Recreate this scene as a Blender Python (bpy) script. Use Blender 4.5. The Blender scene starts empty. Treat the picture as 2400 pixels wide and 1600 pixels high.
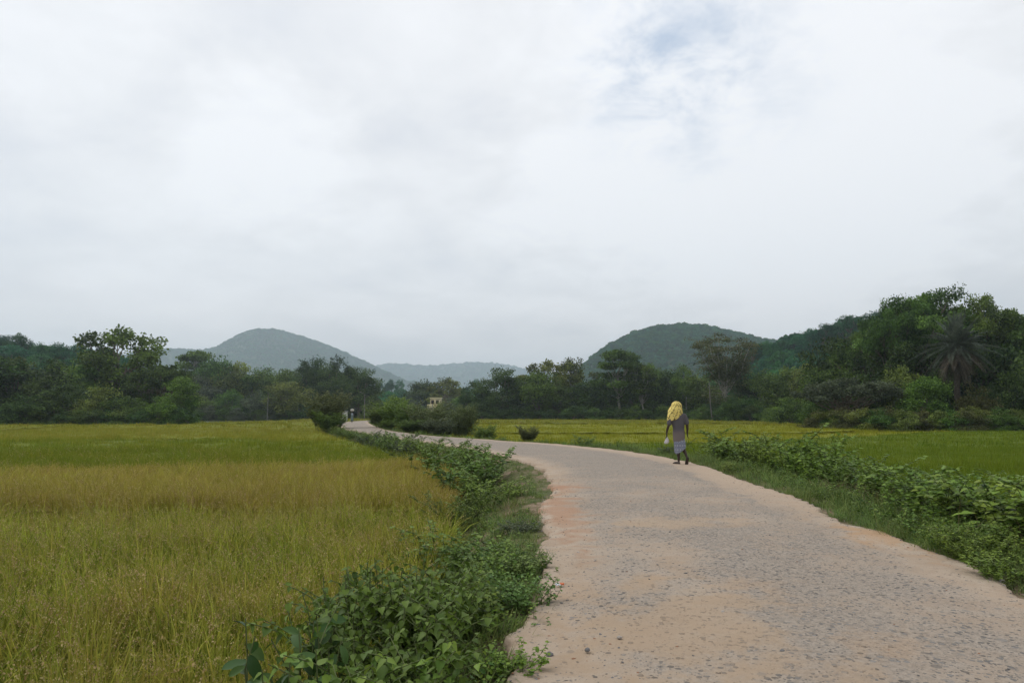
import bpy, bmesh, math, random
import numpy as np
from mathutils import Vector, Matrix, Euler

SC = bpy.context.scene
COL = SC.collection
R = math.radians
rng = np.random.default_rng(7)
random.seed(7)

# ------------------------------------------------------------------ camera
FPX = 1600.0                      # focal length in pixels of the 2400 px wide photograph
PITCH = math.atan(167 / FPX)
CAMZ = 1.4
cam_d = bpy.data.cameras.new('camera')
cam = bpy.data.objects.new('camera', cam_d)
COL.objects.link(cam)
cam_d.sensor_width = 36.0
cam_d.lens = 36.0 * FPX / 2400
cam_d.clip_start = 0.05
cam_d.clip_end = 12000
cam.location = (0, 0, CAMZ)
cam.rotation_euler = (R(90) + PITCH, 0, 0)
SC.camera = cam

# ------------------------------------------------------------------ render / exposure
SC.view_settings.view_transform = 'Standard'
SC.view_settings.look = 'None'
SC.view_settings.gamma = 1
SC.view_settings.exposure = 0.0
SC.view_settings.use_curve_mapping = False
SC.render.engine = 'CYCLES'
cy = SC.cycles
cy.max_bounces = 9
cy.diffuse_bounces = 3
cy.glossy_bounces = 2
cy.transmission_bounces = 3
cy.transparent_max_bounces = 4
cy.volume_bounces = 5
cy.use_denoising = True
cy.sample_clamp_indirect = 4

# ------------------------------------------------------------------ world: overcast sky with a thin blue gap
SUN_ELEV, SUN_AZ = R(56), R(-62)   # azimuth measured from +Y towards +X

def pdir(px, py):
    a = (px - 1200) / FPX; b = (800 - py) / FPX
    c, s = math.cos(PITCH), math.sin(PITCH)
    return Vector((a, c - b * s, s + b * c))

def at(px, py, D):
    d = pdir(px, py); t = D / d.y
    return Vector((d.x * t, D, CAMZ + d.z * t))

def ground(px, py, z=0.0):
    d = pdir(px, py); t = (z - CAMZ) / d.z
    return Vector((d.x * t, d.y * t, z))

class NT:
    """small helper for building node trees"""
    def __init__(self, tree): self.t = tree; tree.nodes.clear()
    def n(self, typ, **kw):
        nd = self.t.nodes.new(typ)
        ins = kw.pop('ins', {})
        for k, v in kw.items(): setattr(nd, k, v)
        for k, v in ins.items(): self.set(nd, k, v)
        return nd
    def set(self, nd, k, v):
        s = nd.inputs[k]
        if isinstance(v, bpy.types.NodeSocket): self.t.links.new(v, s)
        elif isinstance(v, (tuple, list)) and s.type == 'RGBA' and len(v) == 3: s.default_value = (*v, 1)
        else: s.default_value = v
    def math(self, op, a, b=0.0, c=0.0, clamp=False):
        nd = self.n('ShaderNodeMath', operation=op, use_clamp=clamp)
        self.set(nd, 0, a); self.set(nd, 1, b)
        if op in ('MULTIPLY_ADD',): self.set(nd, 2, c)
        return nd.outputs[0]
    def vmath(self, op, a, b=(0, 0, 0)):
        nd = self.n('ShaderNodeVectorMath', operation=op)
        self.set(nd, 0, a)
        if op == 'SCALE': self.set(nd, 3, b)
        else: self.set(nd, 1, b)
        return nd.outputs['Value'] if op in ('DOT_PRODUCT', 'LENGTH', 'DISTANCE') else nd.outputs[0]
    def mix(self, f, a, b, mode='MIX'):
        nd = self.n('ShaderNodeMix', data_type='RGBA', blend_type=mode)
        for i, v in ((0, f), (6, a), (7, b)): self.set(nd, i, v)
        return nd.outputs[2]
    def noise(self, vec, scale, detail=4, rough=0.5, dist=0.0):
        nd = self.n('ShaderNodeTexNoise', ins={'Scale': scale, 'Detail': detail, 'Roughness': rough, 'Distortion': dist})
        if vec is not None: self.set(nd, 'Vector', vec)
        return nd.outputs[0]
    def ramp(self, v, lo, hi, a=0.0, b=1.0, smooth=True):
        nd = self.n('ShaderNodeMapRange', interpolation_type='SMOOTHSTEP' if smooth else 'LINEAR')
        self.set(nd, 0, v)
        for i, x in enumerate((lo, hi, a, b)): nd.inputs[i + 1].default_value = x
        return nd.outputs[0]

world = bpy.data.worlds.new('World')
SC.world = world
world.use_nodes = True
W = NT(world.node_tree)
tc = W.n('ShaderNodeTexCoord').outputs['Generated']
dirn = W.vmath('NORMALIZE', tc)
sep = W.n('ShaderNodeSeparateXYZ', ins={0: dirn})
dz = W.math('MAXIMUM', sep.outputs[2], 0.0)
inv = W.math('DIVIDE', 1.0, W.math('ADD', dz, 0.28))
pl = W.n('ShaderNodeCombineXYZ', ins={0: W.math('MULTIPLY', sep.outputs[0], inv),
                                      1: W.math('MULTIPLY', sep.outputs[1], inv), 2: 0.0}).outputs[0]
n1 = W.noise(pl, 1.7, 6, 0.5, 0.25)
n2 = W.noise(W.vmath('ADD', pl, (5.3, 1.7, 0)), 4.6, 7, 0.58, 0.3)
n3 = W.noise(W.vmath('ADD', pl, (1.3, 9.7, 0)), 0.8, 3, 0.5, 0.0)
def glow(px, py, width):
    d = pdir(px, py).normalized()
    dd = W.vmath('DOT_PRODUCT', dirn, tuple(d))
    wob = W.math('MULTIPLY', W.math('SUBTRACT', n2, 0.5), width * width * 0.9)
    return W.ramp(W.math('ADD', dd, wob), math.cos(width * 1.5), math.cos(width * 0.0) , 0, 1)
# cloud brightness
cl = W.math('ADD', W.ramp(n1, 0.3, 0.72, -0.07, 0.085), W.ramp(n2, 0.3, 0.72, -0.03, 0.03))
cl = W.math('ADD', cl, W.ramp(n3, 0.3, 0.7, -0.03, 0.03))
for (px, py, w_, s_) in ((630, 335, .10, .13), (190, 60, .10, .10), (1720, 300, .26, .17), (1010, 490, .12, .05), (1900, 250, .2, .05)):
    cl = W.math('ADD', cl, W.math('MULTIPLY', glow(px, py, w_), s_))
elev = W.ramp(dz, 0.0, 0.42, 0.05, 0.02)
cl = W.math('ADD', W.math('ADD', cl, elev), 0.88)
cl = W.math('MINIMUM', W.math('MAXIMUM', cl, 0.5), 1.03)
tint = W.mix(W.ramp(cl, 0.68, 0.96), (0.925, 0.963, 1.058), (0.994, 0.996, 1.012))
tint = W.mix(W.ramp(dz, 0.02, 0.22), (1.10, 1.01, 0.975), tint)
cloud = W.mix(1.0, tint, W.n('ShaderNodeCombineColor', ins={0: cl, 1: cl, 2: cl}).outputs[0], 'MULTIPLY')
sky = W.n('ShaderNodeTexSky', sky_type='NISHITA', sun_disc=False, sun_elevation=SUN_ELEV,
          sun_rotation=SUN_AZ, altitude=200, air_density=1.0, dust_density=2.0, ozone_density=1.0)
skys = W.mix(1.0, sky.outputs[0], (0.10, 0.10, 0.10), 'MULTIPLY')
# the gap in the cloud
g = W.math('ADD', glow(1525, 60, .12), W.math('MULTIPLY', glow(1690, 130, .12), 0.7))
g = W.math('ADD', g, W.math('MULTIPLY', glow(1560, 210, .10), 0.45))
gapn = W.ramp(W.noise(W.vmath('ADD', pl, (2.1, 3.3, 0)), 7.0, 7, 0.60, 0.3), 0.36, 0.74)
gap = W.math('MULTIPLY', W.math('MULTIPLY', g, gapn), 0.42, clamp=True)
gap = W.math('ADD', W.math('MULTIPLY', gap, 0.93), 0.04)
blue = W.mix(0.5, skys, (0.55, 0.72, 0.95))
skyc = W.mix(gap, cloud, blue)
bg = W.n('ShaderNodeBackground', ins={'Color': skyc, 'Strength': 1.0})
W.n('ShaderNodeOutputWorld', ins={0: bg.outputs[0]})

# ------------------------------------------------------------------ sun behind the cloud
sun_d = bpy.data.lights.new('sun', 'SUN')
sun_d.energy = 1.35
sun_d.angle = R(22)
sun_d.color = (1.0, 0.965, 0.91)
sun = bpy.data.objects.new('sun', sun_d)
COL.objects.link(sun)
sdir = Vector((math.sin(SUN_AZ) * math.cos(SUN_ELEV), math.cos(SUN_AZ) * math.cos(SUN_ELEV), math.sin(SUN_ELEV)))
sun.rotation_euler = (-sdir).to_track_quat('-Z', 'Y').to_euler()

# ================================================================== materials
def mat(name):
    m = bpy.data.materials.new(name); m.use_nodes = True
    return m, NT(m.node_tree)

def simple(name, col, rough=0.7, spec=0.3, noise=0.15, nscale=8.0, metal=0.0, bump=0.0):
    m, N = mat(name)
    co = N.n('ShaderNodeTexCoord').outputs['Object']
    v = N.noise(co, nscale, 5, 0.6)
    c = N.mix(N.ramp(v, 0.3, 0.7), tuple(x * (1 - noise) for x in col), tuple(min(1, x * (1 + noise)) for x in col))
    p = N.n('ShaderNodeBsdfPrincipled', ins={'Base Color': c, 'Roughness': rough, 'Specular IOR Level': spec, 'Metallic': metal})
    if bump:
        b = N.n('ShaderNodeBump', ins={'Strength': 0.6, 'Distance': bump, 'Height': v})
        N.set(p, 'Normal', b.outputs[0])
    N.n('ShaderNodeOutputMaterial', ins={0: p.outputs[0]})
    return m

def leaf_mat(name, dark, light, trans=0.3, rough=0.6, rnd=0.25, patch=0.0, pc=(0.1, 0.07, 0.03), pscale=0.6, spec=0.14):
    """foliage: per-leaf tone from the 'var' attribute, hue wander by object and place"""
    m, N = mat(name)
    va = N.n('ShaderNodeAttribute', attribute_name='var').outputs['Fac']
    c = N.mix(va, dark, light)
    oi = N.n('ShaderNodeObjectInfo').outputs['Random']
    geo = N.n('ShaderNodeNewGeometry').outputs['Position']
    if patch:
        pn = N.noise(geo, pscale, 4, 0.6)
        f = N.math('MULTIPLY', N.ramp(N.math('ADD', pn, N.math('MULTIPLY', N.math('SUBTRACT', va, 0.5), 0.3)), 0.42, 0.62), patch)
        c = N.mix(f, c, pc)
    hs = N.n('ShaderNodeHueSaturation', ins={'Color': c, 'Hue': N.ramp(oi, 0, 1, 0.5 - 0.03 * rnd * 4, 0.5 + 0.02 * rnd * 4, False),
             'Saturation': 1.0, 'Value': N.ramp(N.math('FRACT', N.math('MULTIPLY', oi, 7.31)), 0, 1, 1 - rnd, 1 + rnd, False)})
    c = hs.outputs[0]
    p = N.n('ShaderNodeBsdfPrincipled', ins={'Base Color': c, 'Roughness': rough, 'Specular IOR Level': spec})
    t = N.n('ShaderNodeBsdfTranslucent', ins={'Color': N.mix(0.35, c, (0.25, 0.35, 0.05), 'MIX') if False else c})
    ms = N.n('ShaderNodeMixShader', ins={0: trans, 1: p.outputs[0], 2: t.outputs[0]})
    N.n('ShaderNodeOutputMaterial', ins={0: ms.outputs[0]})
    return m

M = {}
M['bark'] = simple('bark', (0.16, 0.13, 0.10), 0.9, 0.1, 0.4, 3.0)
M['pale_bark'] = simple('pale_bark', (0.30, 0.28, 0.24), 0.9, 0.1, 0.3, 3.0)
M['stem'] = simple('stem', (0.10, 0.12, 0.045), 0.8, 0.2, 0.3, 20.0)
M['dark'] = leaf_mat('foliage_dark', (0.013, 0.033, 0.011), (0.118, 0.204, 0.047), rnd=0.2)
M['mid'] = leaf_mat('foliage_mid', (0.024, 0.051, 0.013), (0.185, 0.305, 0.059), rnd=0.2)
M['bright'] = leaf_mat('foliage_bright', (0.034, 0.068, 0.011), (0.215, 0.336, 0.058), rnd=0.15)
M['olive'] = leaf_mat('foliage_olive', (0.039, 0.055, 0.015), (0.294, 0.361, 0.078), rnd=0.15)
M['brown'] = leaf_mat('foliage_brown', (0.045, 0.055, 0.020), (0.190, 0.195, 0.065), rnd=0.12)
M['grey_green'] = leaf_mat('foliage_grey', (0.032, 0.044, 0.025), (0.182, 0.224, 0.125), rnd=0.12)
M['far'] = leaf_mat('foliage_far', (0.010, 0.062, 0.024), (0.060, 0.210, 0.068), rnd=0.35)
M['weed'] = leaf_mat('weed_leaf', (0.046, 0.097, 0.015), (0.217, 0.327, 0.053), rnd=0.15, rough=0.5, spec=.2)
M['weed2'] = leaf_mat('weed_leaf_light', (0.076, 0.144, 0.018), (0.274, 0.384, 0.053), rnd=0.15, rough=0.5, spec=.2)
M['cover'] = leaf_mat('cover_leaf', (0.057, 0.121, 0.026), (0.217, 0.327, 0.083), rnd=0.2, rough=0.5, spec=.2)
M['glossy'] = leaf_mat('glossy_leaf', (0.028, 0.068, 0.018), (0.095, 0.170, 0.045), trans=0.2, rnd=0.12, rough=0.42, spec=0.2)
M['grass'] = leaf_mat('verge_grass', (0.059, 0.116, 0.024), (0.213, 0.314, 0.079), rnd=0.3, patch=0.25, pc=(0.20, 0.165, 0.07), pscale=0.9)
M['straw'] = leaf_mat('dry_grass', (0.17, 0.12, 0.065), (0.36, 0.28, 0.17), rnd=0.2)
M['riceA'] = leaf_mat('rice_ripening', (0.060, 0.105, 0.013), (0.561, 0.589, 0.086), rnd=0.22, patch=0.42, pc=(0.38, 0.28, 0.075), pscale=0.6, spec=.06)
M['riceB'] = leaf_mat('rice_ripe', (0.165, 0.155, 0.022), (0.570, 0.525, 0.100), rnd=0.15, patch=0.42, pc=(0.42, 0.32, 0.085), pscale=0.5, spec=.04)
M['riceC'] = leaf_mat('rice_green', (0.104, 0.147, 0.011), (0.267, 0.314, 0.032), rnd=0.15, patch=0.4, pc=(0.30, 0.275, 0.035), pscale=0.25, spec=.04)
M['riceD'] = leaf_mat('rice_far_gold', (0.170, 0.194, 0.017), (0.336, 0.330, 0.044), rnd=0.12, patch=0.4, pc=(0.31, 0.25, 0.045), pscale=0.1, spec=.04)
M['riceE'] = leaf_mat('rice_deep_green', (0.085, 0.140, 0.010), (0.212, 0.272, 0.026), rnd=0.12, patch=0.3, pc=(0.21, 0.25, 0.025), pscale=0.2, spec=.04)
M['riceF'] = leaf_mat('rice_yellow', (0.207, 0.229, 0.015), (0.370, 0.368, 0.045), rnd=0.12, patch=0.3, pc=(0.31, 0.29, 0.035), pscale=0.15, spec=.04)
M['panicle'] = leaf_mat('rice_panicle', (0.336, 0.250, 0.096), (0.667, 0.525, 0.255), rnd=0.2)

# ================================================================== mesh helpers
def np_mesh(name, V, F, material=None, var=None, smooth=False):
    V = np.asarray(V, dtype=np.float32); F = np.asarray(F, dtype=np.int32)
    me = bpy.data.meshes.new(name)
    k = F.shape[1]
    me.vertices.add(len(V)); me.vertices.foreach_set('co', V.ravel())
    me.loops.add(F.size); me.loops.foreach_set('vertex_index', F.ravel())
    me.polygons.add(len(F))
    me.polygons.foreach_set('loop_start', np.arange(0, F.size, k, dtype=np.int32))
    try: me.polygons.foreach_set('loop_total', np.full(len(F), k, dtype=np.int32))
    except Exception: pass
    if smooth: me.polygons.foreach_set('use_smooth', np.ones(len(F), dtype=bool))
    me.update(calc_edges=True)
    if var is not None:
        a = me.attributes.new('var', 'FLOAT', 'FACE')
        a.data.foreach_set('value', np.asarray(var, dtype=np.float32))
    if material: me.materials.append(material)
    return me

def link(name, me, parent=None, loc=None):
    o = bpy.data.objects.new(name, me); COL.objects.link(o)
    if parent: o.parent = parent
    if loc is not None: o.location = loc
    return o

def tag(o, label=None, cat=None, group=None, kind=None):
    if label: o['label'] = label
    if cat: o['category'] = cat
    if group: o['group'] = group
    if kind: o['kind'] = kind
    return o

def thing(name, label, cat, loc=(0, 0, 0), rz=0.0, group=None, scale=None):
    o = bpy.data.objects.new(name, None); COL.objects.link(o)
    o.empty_display_size = 0.3
    o.location = loc; o.rotation_euler = (0, 0, rz)
    if scale is not None: o.scale = scale
    return tag(o, label, cat, group)

def tube_arrays(paths, ns=6):
    """paths: list of (points (n,3), radii (n,)) -> verts, quads"""
    VV, FF, off = [], [], 0
    for pts, rad in paths:
        pts = np.asarray(pts, float); rad = np.asarray(rad, float); n = len(pts)
        tan = np.gradient(pts, axis=0); tan /= np.linalg.norm(tan, axis=1, keepdims=True) + 1e-9
        ref = np.array([1.0, 0, 0]) if abs(tan[0][0]) < 0.8 else np.array([0, 1.0, 0])
        a = np.cross(tan, ref); a /= np.linalg.norm(a, axis=1, keepdims=True) + 1e-9
        b = np.cross(tan, a)
        th = np.linspace(0, 2 * np.pi, ns, endpoint=False)
        ring = a[:, None, :] * np.cos(th)[None, :, None] + b[:, None, :] * np.sin(th)[None, :, None]
        v = pts[:, None, :] + ring * rad[:, None, None]
        VV.append(v.reshape(-1, 3))
        i = np.arange(n - 1)[:, None] * ns; j = np.arange(ns)[None, :]; j2 = (j + 1) % ns
        f = np.stack([i + j, i + j2, i + ns + j2, i + ns + j], -1).reshape(-1, 4) + off
        FF.append(f); off += n * ns
    return np.concatenate(VV), np.concatenate(FF)

def tubes(name, paths, material, ns=6, parent=None):
    V, F = tube_arrays(paths, ns)
    me = np_mesh(name, V, F, material, smooth=True)
    return link(name, me, parent) if parent is not None else me

def box_arrays(boxes):
    VV, FF = [], []
    q = np.array([[0, 1, 3, 2], [4, 6, 7, 5], [0, 4, 5, 1], [2, 3, 7, 6], [0, 2, 6, 4], [1, 5, 7, 3]])
    for k, (x0, x1, y0, y1, z0, z1) in enumerate(boxes):
        VV.append([(x, y, z) for x in (x0, x1) for y in (y0, y1) for z in (z0, z1)])
        FF.append(q + 8 * k)
    return np.array(VV, float).reshape(-1, 3), np.concatenate(FF)

def boxes(name, bl, material, parent=None):
    V, F = box_arrays(bl)
    return link(name, np_mesh(name, V, F, material), parent)

# leaf templates: length along +Y, normal +Z
def leaf_template(kind):
    if kind == 'card':       # 1 quad
        V = [(0, 0, 0), (0.36, 0.5, 0.03), (0, 1, -0.06), (-0.36, 0.5, 0.03)]
        return np.array(V, float), np.array([[0, 1, 2, 3]])
    if kind == 'fold':       # 2 quads folded along the midrib
        V = [(0, 0, 0), (0.30, 0.28, 0.08), (0.24, 0.66, 0.04), (0, 1, -0.14), (-0.24, 0.66, 0.04), (-0.30, 0.28, 0.08), (0, 0.45, -0.01)]
        return np.array(V, float), np.array([[0, 1, 2, 6], [6, 2, 3, 3], [0, 6, 4, 5], [6, 3, 4, 4]])
    if kind in ('ovate', 'oval', 'round'):
        prof = {'ovate': [(0, .02), (.10, .25), (.28, .37), (.52, .31), (.76, .16), (1, 0.005)],
                'oval': [(0, .02), (.14, .16), (.36, .27), (.62, .29), (.85, .19), (1, 0.01)],
                'round': [(0, .03), (.15, .28), (.4, .42), (.7, .38), (.9, .2), (1, .03)]}[kind]
        V, F = [], []
        for (t, w) in prof:
            dr = -0.22 * t * t
            V += [(-w, t, dr + 0.32 * w), (0, t, dr), (w, t, dr + 0.32 * w)]
        for i in range(len(prof) - 1):
            a = 3 * i
            F += [[a, a + 1, a + 4, a + 3], [a + 1, a + 2, a + 5, a + 4]]
        return np.array(V, float), np.array(F)
LT = {k: leaf_template(k) for k in ('card', 'fold', 'ovate', 'oval', 'round')}

def norm(a): return a / (np.linalg.norm(a, axis=-1, keepdims=True) + 1e-9)

def leaves(P, D, Nn, S, kind='card', wid=1.0):
    """P positions, D directions, Nn approximate normals, S sizes -> V, F"""
    T, F0 = LT[kind]
    D = norm(D); X = norm(np.cross(D, Nn)); Z = np.cross(X, D)
    V = (P[:, None, :] + S[:, None, None] * (X[:, None, :] * T[None, :, 0:1] * wid + D[:, None, :] * T[None, :, 1:2] + Z[:, None, :] * T[None, :, 2:3]))
    F = F0[None] + (np.arange(len(P)) * len(T))[:, None, None]
    return V.reshape(-1, 3), F.reshape(-1, F0.shape[1]), len(F0)

def fix_fold(F):
    return F

# ================================================================== tree prototypes
def rand_dirs(r, n, up=0.0):
    d = r.normal(size=(n, 3)); d = norm(d); d[:, 2] += up
    return norm(d)

def curve(p0, p1, r, n=6, sag=0.1, wob=0.04):
    p0 = np.array(p0, float); p1 = np.array(p1, float)
    t = np.linspace(0, 1, n)[:, None]
    L = np.linalg.norm(p1 - p0)
    p = p0 + (p1 - p0) * t
    p[:, 2] += sag * L * np.sin(np.pi * t[:, 0])
    w = r.normal(size=(n, 3)) * wob * L; w[0] = 0; w[-1] = 0
    return p + w

PROTO = {}
def tree_proto(key, seed, H=10.0, Wd=9.0, base=0.25, lobes=12, clumps=14, lf=70, ls=0.34, flat=0.7, shell=0.55,
               trunk=0.22, lobe_r=0.22, low=False, layer=False, multi=1, jag=0.35, zlo=-0.85):
    r = np.random.default_rng(seed)
    zb = H * base
    cz = (zb + H) / 2; rz = (H - zb) / 2; rx = Wd / 2
    paths, C, Rc = [], [], []
    LC = []
    for i in range(lobes):
        if layer:
            lv = max(0.0, r.integers(0, 4) / 3.6 + r.uniform(-.03, .03))
            z = zb + (H - zb) * (0.12 + 0.85 * lv)
            rad = rx * (1.0 - 0.55 * lv ** 1.5) * r.uniform(0.45, 0.95)
            th = i * 2.399 + r.uniform(-.3, .3)
            c = np.array([math.cos(th) * rad, math.sin(th) * rad, z])
        else:
            d = norm(r.normal(size=3)); d[2] = d[2] * 0.9 + 0.15
            sh = shell + (1 - shell) * r.random() ** 0.6
            sh *= 1 - lobe_r * 0.75 + r.uniform(-jag, jag) * 0.25
            th = i * 2.399 + r.uniform(-.4, .4); zz = r.uniform(zlo, 0.97) if not low else r.uniform(-1, .95)
            hr = math.sqrt(max(0, 1 - zz * zz)) if not low else math.sqrt(max(0, 1 - max(zz, 0) ** 2))
            c = np.array([math.cos(th) * rx * hr * sh, math.sin(th) * rx * hr * sh, cz + zz * rz * sh])
        LC.append(c)
    LC.append(np.array([0, 0, H * (1 - lobe_r * 0.45)]))
    roots = [np.array([0, 0, 0.0])]
    if multi > 1:
        roots = [np.array([r.normal() * .05 * Wd, r.normal() * .05 * Wd, 0]) for _ in range(multi)]
    tz = zb + (H - zb) * 0.35
    trunks = []
    for q in roots:
        top = np.array([r.normal() * .04 * H, r.normal() * .04 * H, tz])
        p = curve(q, top, r, 7, 0, 0.012)
        trad = trunk * (1 if multi == 1 else 0.6)
        rad = np.linspace(trad, trad * 0.55, 7); rad[0] *= 1.35
        paths.append((p, rad)); trunks.append(p)
    for c in LC:
        tp = trunks[r.integers(len(trunks))]
        k = r.integers(3, 7)
        s = tp[min(k, 6)]
        if s[2] > c[2]: s = tp[3]
        p = curve(s, c, r, 6, -0.08 if c[2] > s[2] else 0.1, 0.03)
        paths.append((p, np.linspace(trunk * 0.42, trunk * 0.08, 6)))
        for _ in range(3):
            e = c + norm(r.normal(size=3)) * lobe_r * H * 0.8 * np.array([1, 1, flat])
            paths.append((curve(p[4], e, r, 4, 0, 0.05), np.linspace(trunk * 0.12, trunk * 0.03, 4)))
    P, D, Nn, S, VR = [], [], [], [], []
    for c in LC:
        lr = lobe_r * H * r.uniform(0.65, 1.25)
        lt = r.uniform(-0.12, 0.42)
        for _ in range(clumps):
            d = norm(r.normal(size=3)); d[2] = d[2] * 0.8 + 0.2
            cc = c + d * lr * np.array([1, 1, flat]) * r.uniform(0.55, 1.0)
            if low and cc[2] < 0.1: cc[2] = abs(cc[2]) + .1
            m = int(lf * r.uniform(0.6, 1.3))
            cr = lr * r.uniform(0.28, 0.5)
            q = np.clip(r.normal(size=(m, 3)), -1.7, 1.7) * cr * np.array([0.62, 0.62, 0.42 * (0.9 if layer else 1)])
            P.append(cc + q)
            dd = norm(q + r.normal(size=(m, 3)) * cr * 0.7 + d * cr * .3); dd[:, 2] -= 0.15
            D.append(dd)
            nn = r.normal(size=(m, 3)) * 0.7; nn[:, 2] += 0.15 if layer else 0.75
            Nn.append(nn)
            S.append(ls * r.uniform(0.6, 1.25, m))
            VR.append(np.clip(lt + r.uniform(0.05, 0.5) + (cc[2] - c[2]) / lr * .16 * 0 + r.normal(size=m) * 0.15, 0, 1))
    P, D, Nn, S, VR = map(np.concatenate, (P, D, Nn, S, VR))
    P[:, 2] = np.maximum(P[:, 2], 0.03 * H if low else 0.1 * H)
    V, F, nf = leaves(P, D, Nn, S, 'card', 1.15)
    w_ = (np.percentile(V[:, 0], 98) - np.percentile(V[:, 0], 2)); h_ = np.percentile(V[:, 2], 99.7)
    PROTO[key] = dict(trunk=tubes(key + '_trunk', paths, M['bark'], 6),
                      crown=np_mesh(key + '_crown', V, F, M['mid'], var=np.repeat(VR, nf)), H=h_, W=w_)

for s in (0, 1, 2):
    tree_proto(f'round{s}', 100 + s, H=11, Wd=10, base=0.12, lobes=20, clumps=11, lf=48, ls=0.40, trunk=0.30)
    tree_proto(f'low{s}', 200 + s, H=5, Wd=6, base=0.0, lobes=13, clumps=10, lf=48, ls=0.24, trunk=0.10, low=True, multi=3, lobe_r=0.26)
for s in (0, 1):
    tree_proto(f'open{s}', 300 + s, H=13, Wd=11, base=0.20, lobes=32, clumps=9, lf=34, ls=0.38, trunk=0.42, lobe_r=0.12, shell=0.6, flat=0.6)
    tree_proto(f'layer{s}', 400 + s, H=12, Wd=9, base=0.45, lobes=26, clumps=10, lf=52, ls=0.36, trunk=0.26, lobe_r=0.11, layer=True, flat=0.30)
    tree_proto(f'tall{s}', 500 + s, H=14, Wd=7, base=0.25, lobes=16, clumps=11, lf=44, ls=0.38, trunk=0.22, lobe_r=0.15)
    tree_proto(f'wide{s}', 600 + s, H=9, Wd=14, base=0.30, lobes=44, clumps=10, lf=40, ls=0.32, trunk=0.34, lobe_r=0.14, flat=0.42, zlo=-.05, jag=.6)
    tree_proto(f'dark_fig{s}', 700 + s, H=13, Wd=13, base=0.10, lobes=28, clumps=13, lf=62, ls=0.34, trunk=0.5, lobe_r=0.16, jag=0.6)
for s in (0, 1):
    tree_proto(f'broad_crown{s}', 760 + s, H=14, Wd=15, base=0.28, lobes=46, clumps=11, lf=62, ls=0.27, trunk=0.42, lobe_r=0.105, flat=0.5, zlo=-.2, jag=.7)
# vase: trunk forking upwards into an inverted cone, thin feathery leaves
def vase_proto(key, seed, H=15.0, Wd=11.0):
    r = np.random.default_rng(seed)
    paths = [(curve((0, 0, 0), (0.1, 0, H * .40), r, 8, 0, .008), np.linspace(.34, .20, 8))]
    P, D, Nn, S, VR = [], [], [], [], []
    for i in range(15):
        th = i * 2.399; q = r.uniform(.15, 1)
        e = np.array([math.cos(th) * Wd / 2 * q, math.sin(th) * Wd / 2 * q, H * (1.0 - 0.16 * q * q - r.uniform(0, .07))])
        s = np.array([0.1, 0, H * r.uniform(.26, .42)])
        p = curve(s, e, r, 8, -0.06, .02)
        paths.append((p, np.linspace(.13, .02, 8)))
        for j in range(26):
            b = p[r.integers(3, 8)]
            k = norm(r.normal(size=3)) * np.array([1, 1, .45]) * r.uniform(.6, 1.9)
            tip = b + k
            if j % 2 == 0: paths.append((curve(b, tip, r, 3, 0, .03), np.array([.03, .02, .01])))
            m = 34
            pts = b + k * r.uniform(.3, 1.1, (m, 1)) + r.normal(size=(m, 3)) * np.array([.34, .34, .16])
            P.append(pts); D.append(rand_dirs(r, m) * np.array([1, 1, .4])); n_ = r.normal(size=(m, 3)) * .6; n_[:, 2] += 1
            Nn.append(n_); S.append(r.uniform(.18, .36, m)); VR.append(np.clip(r.uniform(.1, .7) + r.normal(size=m) * .15, 0, 1))
    for j in range(40):   # lower hanging skirt
        z = r.uniform(.20, .62); th = r.uniform(0, 6.28); q = Wd / 2 * (0.35 + z * .6) * r.uniform(.5, 1)
        c = np.array([math.cos(th) * q, math.sin(th) * q, z * H])
        paths.append((curve((0.1, 0, min(z, .42) * H), c, r, 4, .05, .03), np.array([.05, .03, .02, .01])))
        m = 60
        P.append(c + r.normal(size=(m, 3)) * np.array([.8, .8, .35])); D.append(rand_dirs(r, m)); n_ = r.normal(size=(m, 3)) * .6; n_[:, 2] += 1
        Nn.append(n_); S.append(r.uniform(.18, .36, m)); VR.append(np.clip(r.uniform(.0, .6) + r.normal(size=m) * .15, 0, 1))
    P, D, Nn, S, VR = map(np.concatenate, (P, D, Nn, S, VR))
    V, F, nf = leaves(P, D, Nn, S, 'card', 1.0)
    PROTO[key] = dict(trunk=tubes(key + '_trunk', paths, M['bark'], 6), crown=np_mesh(key + '_crown', V, F, M['brown'], var=np.repeat(VR, nf)),
                      H=np.percentile(V[:, 2], 99.7), W=np.percentile(V[:, 0], 98) - np.percentile(V[:, 0], 2))
vase_proto('vase0', 811); vase_proto('vase1', 812, 13, 13)

# ================================================================== the road line
def world_pt(p):
    return np.array(p[1:3], float) if p[0] == 'w' else np.array(ground(p[0], p[1])[:2])
ST = [(('w', -.35, -9), ('w', 3.3, -9)), (('w', -.02, 1.6), ('w', 3.6, 1.6)), ((1222, 1600), ('w', 3.75, 3.6)),
      ((1258, 1400), (2400, 1400)), ((1272, 1330), (2200, 1308)), ((1270, 1250), (2000, 1230)), ((1283, 1170), (1850, 1165)),
      ((1287, 1130), (1700, 1111)), ((1277, 1105), (1618, 1085)), ((1240, 1085), (1500, 1062)), ((1200, 1074), (1400, 1050)),
      ((1140, 1060), (1300, 1040)), ((1060, 1045), (1200, 1034)), ((1000, 1037), (1100, 1027)), ((930, 1027), (1000, 1020)),
      ((870, 1018), (930, 1012)), ((830, 1011), (900, 1006)), ((800, 1003), (880, 999)), ((790, 996), (868, 993)),
      ((800, 990.5), (866, 988)), ((850, 985.6), ('w', -22, 122)), (('w', -24, 150), ('w', -20, 148)), (('w', -14, 195), ('w', -10, 191))]
Lp = np.array([world_pt(a) for a, b in ST]); Rp = np.array([world_pt(b) for a, b in ST])
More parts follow.
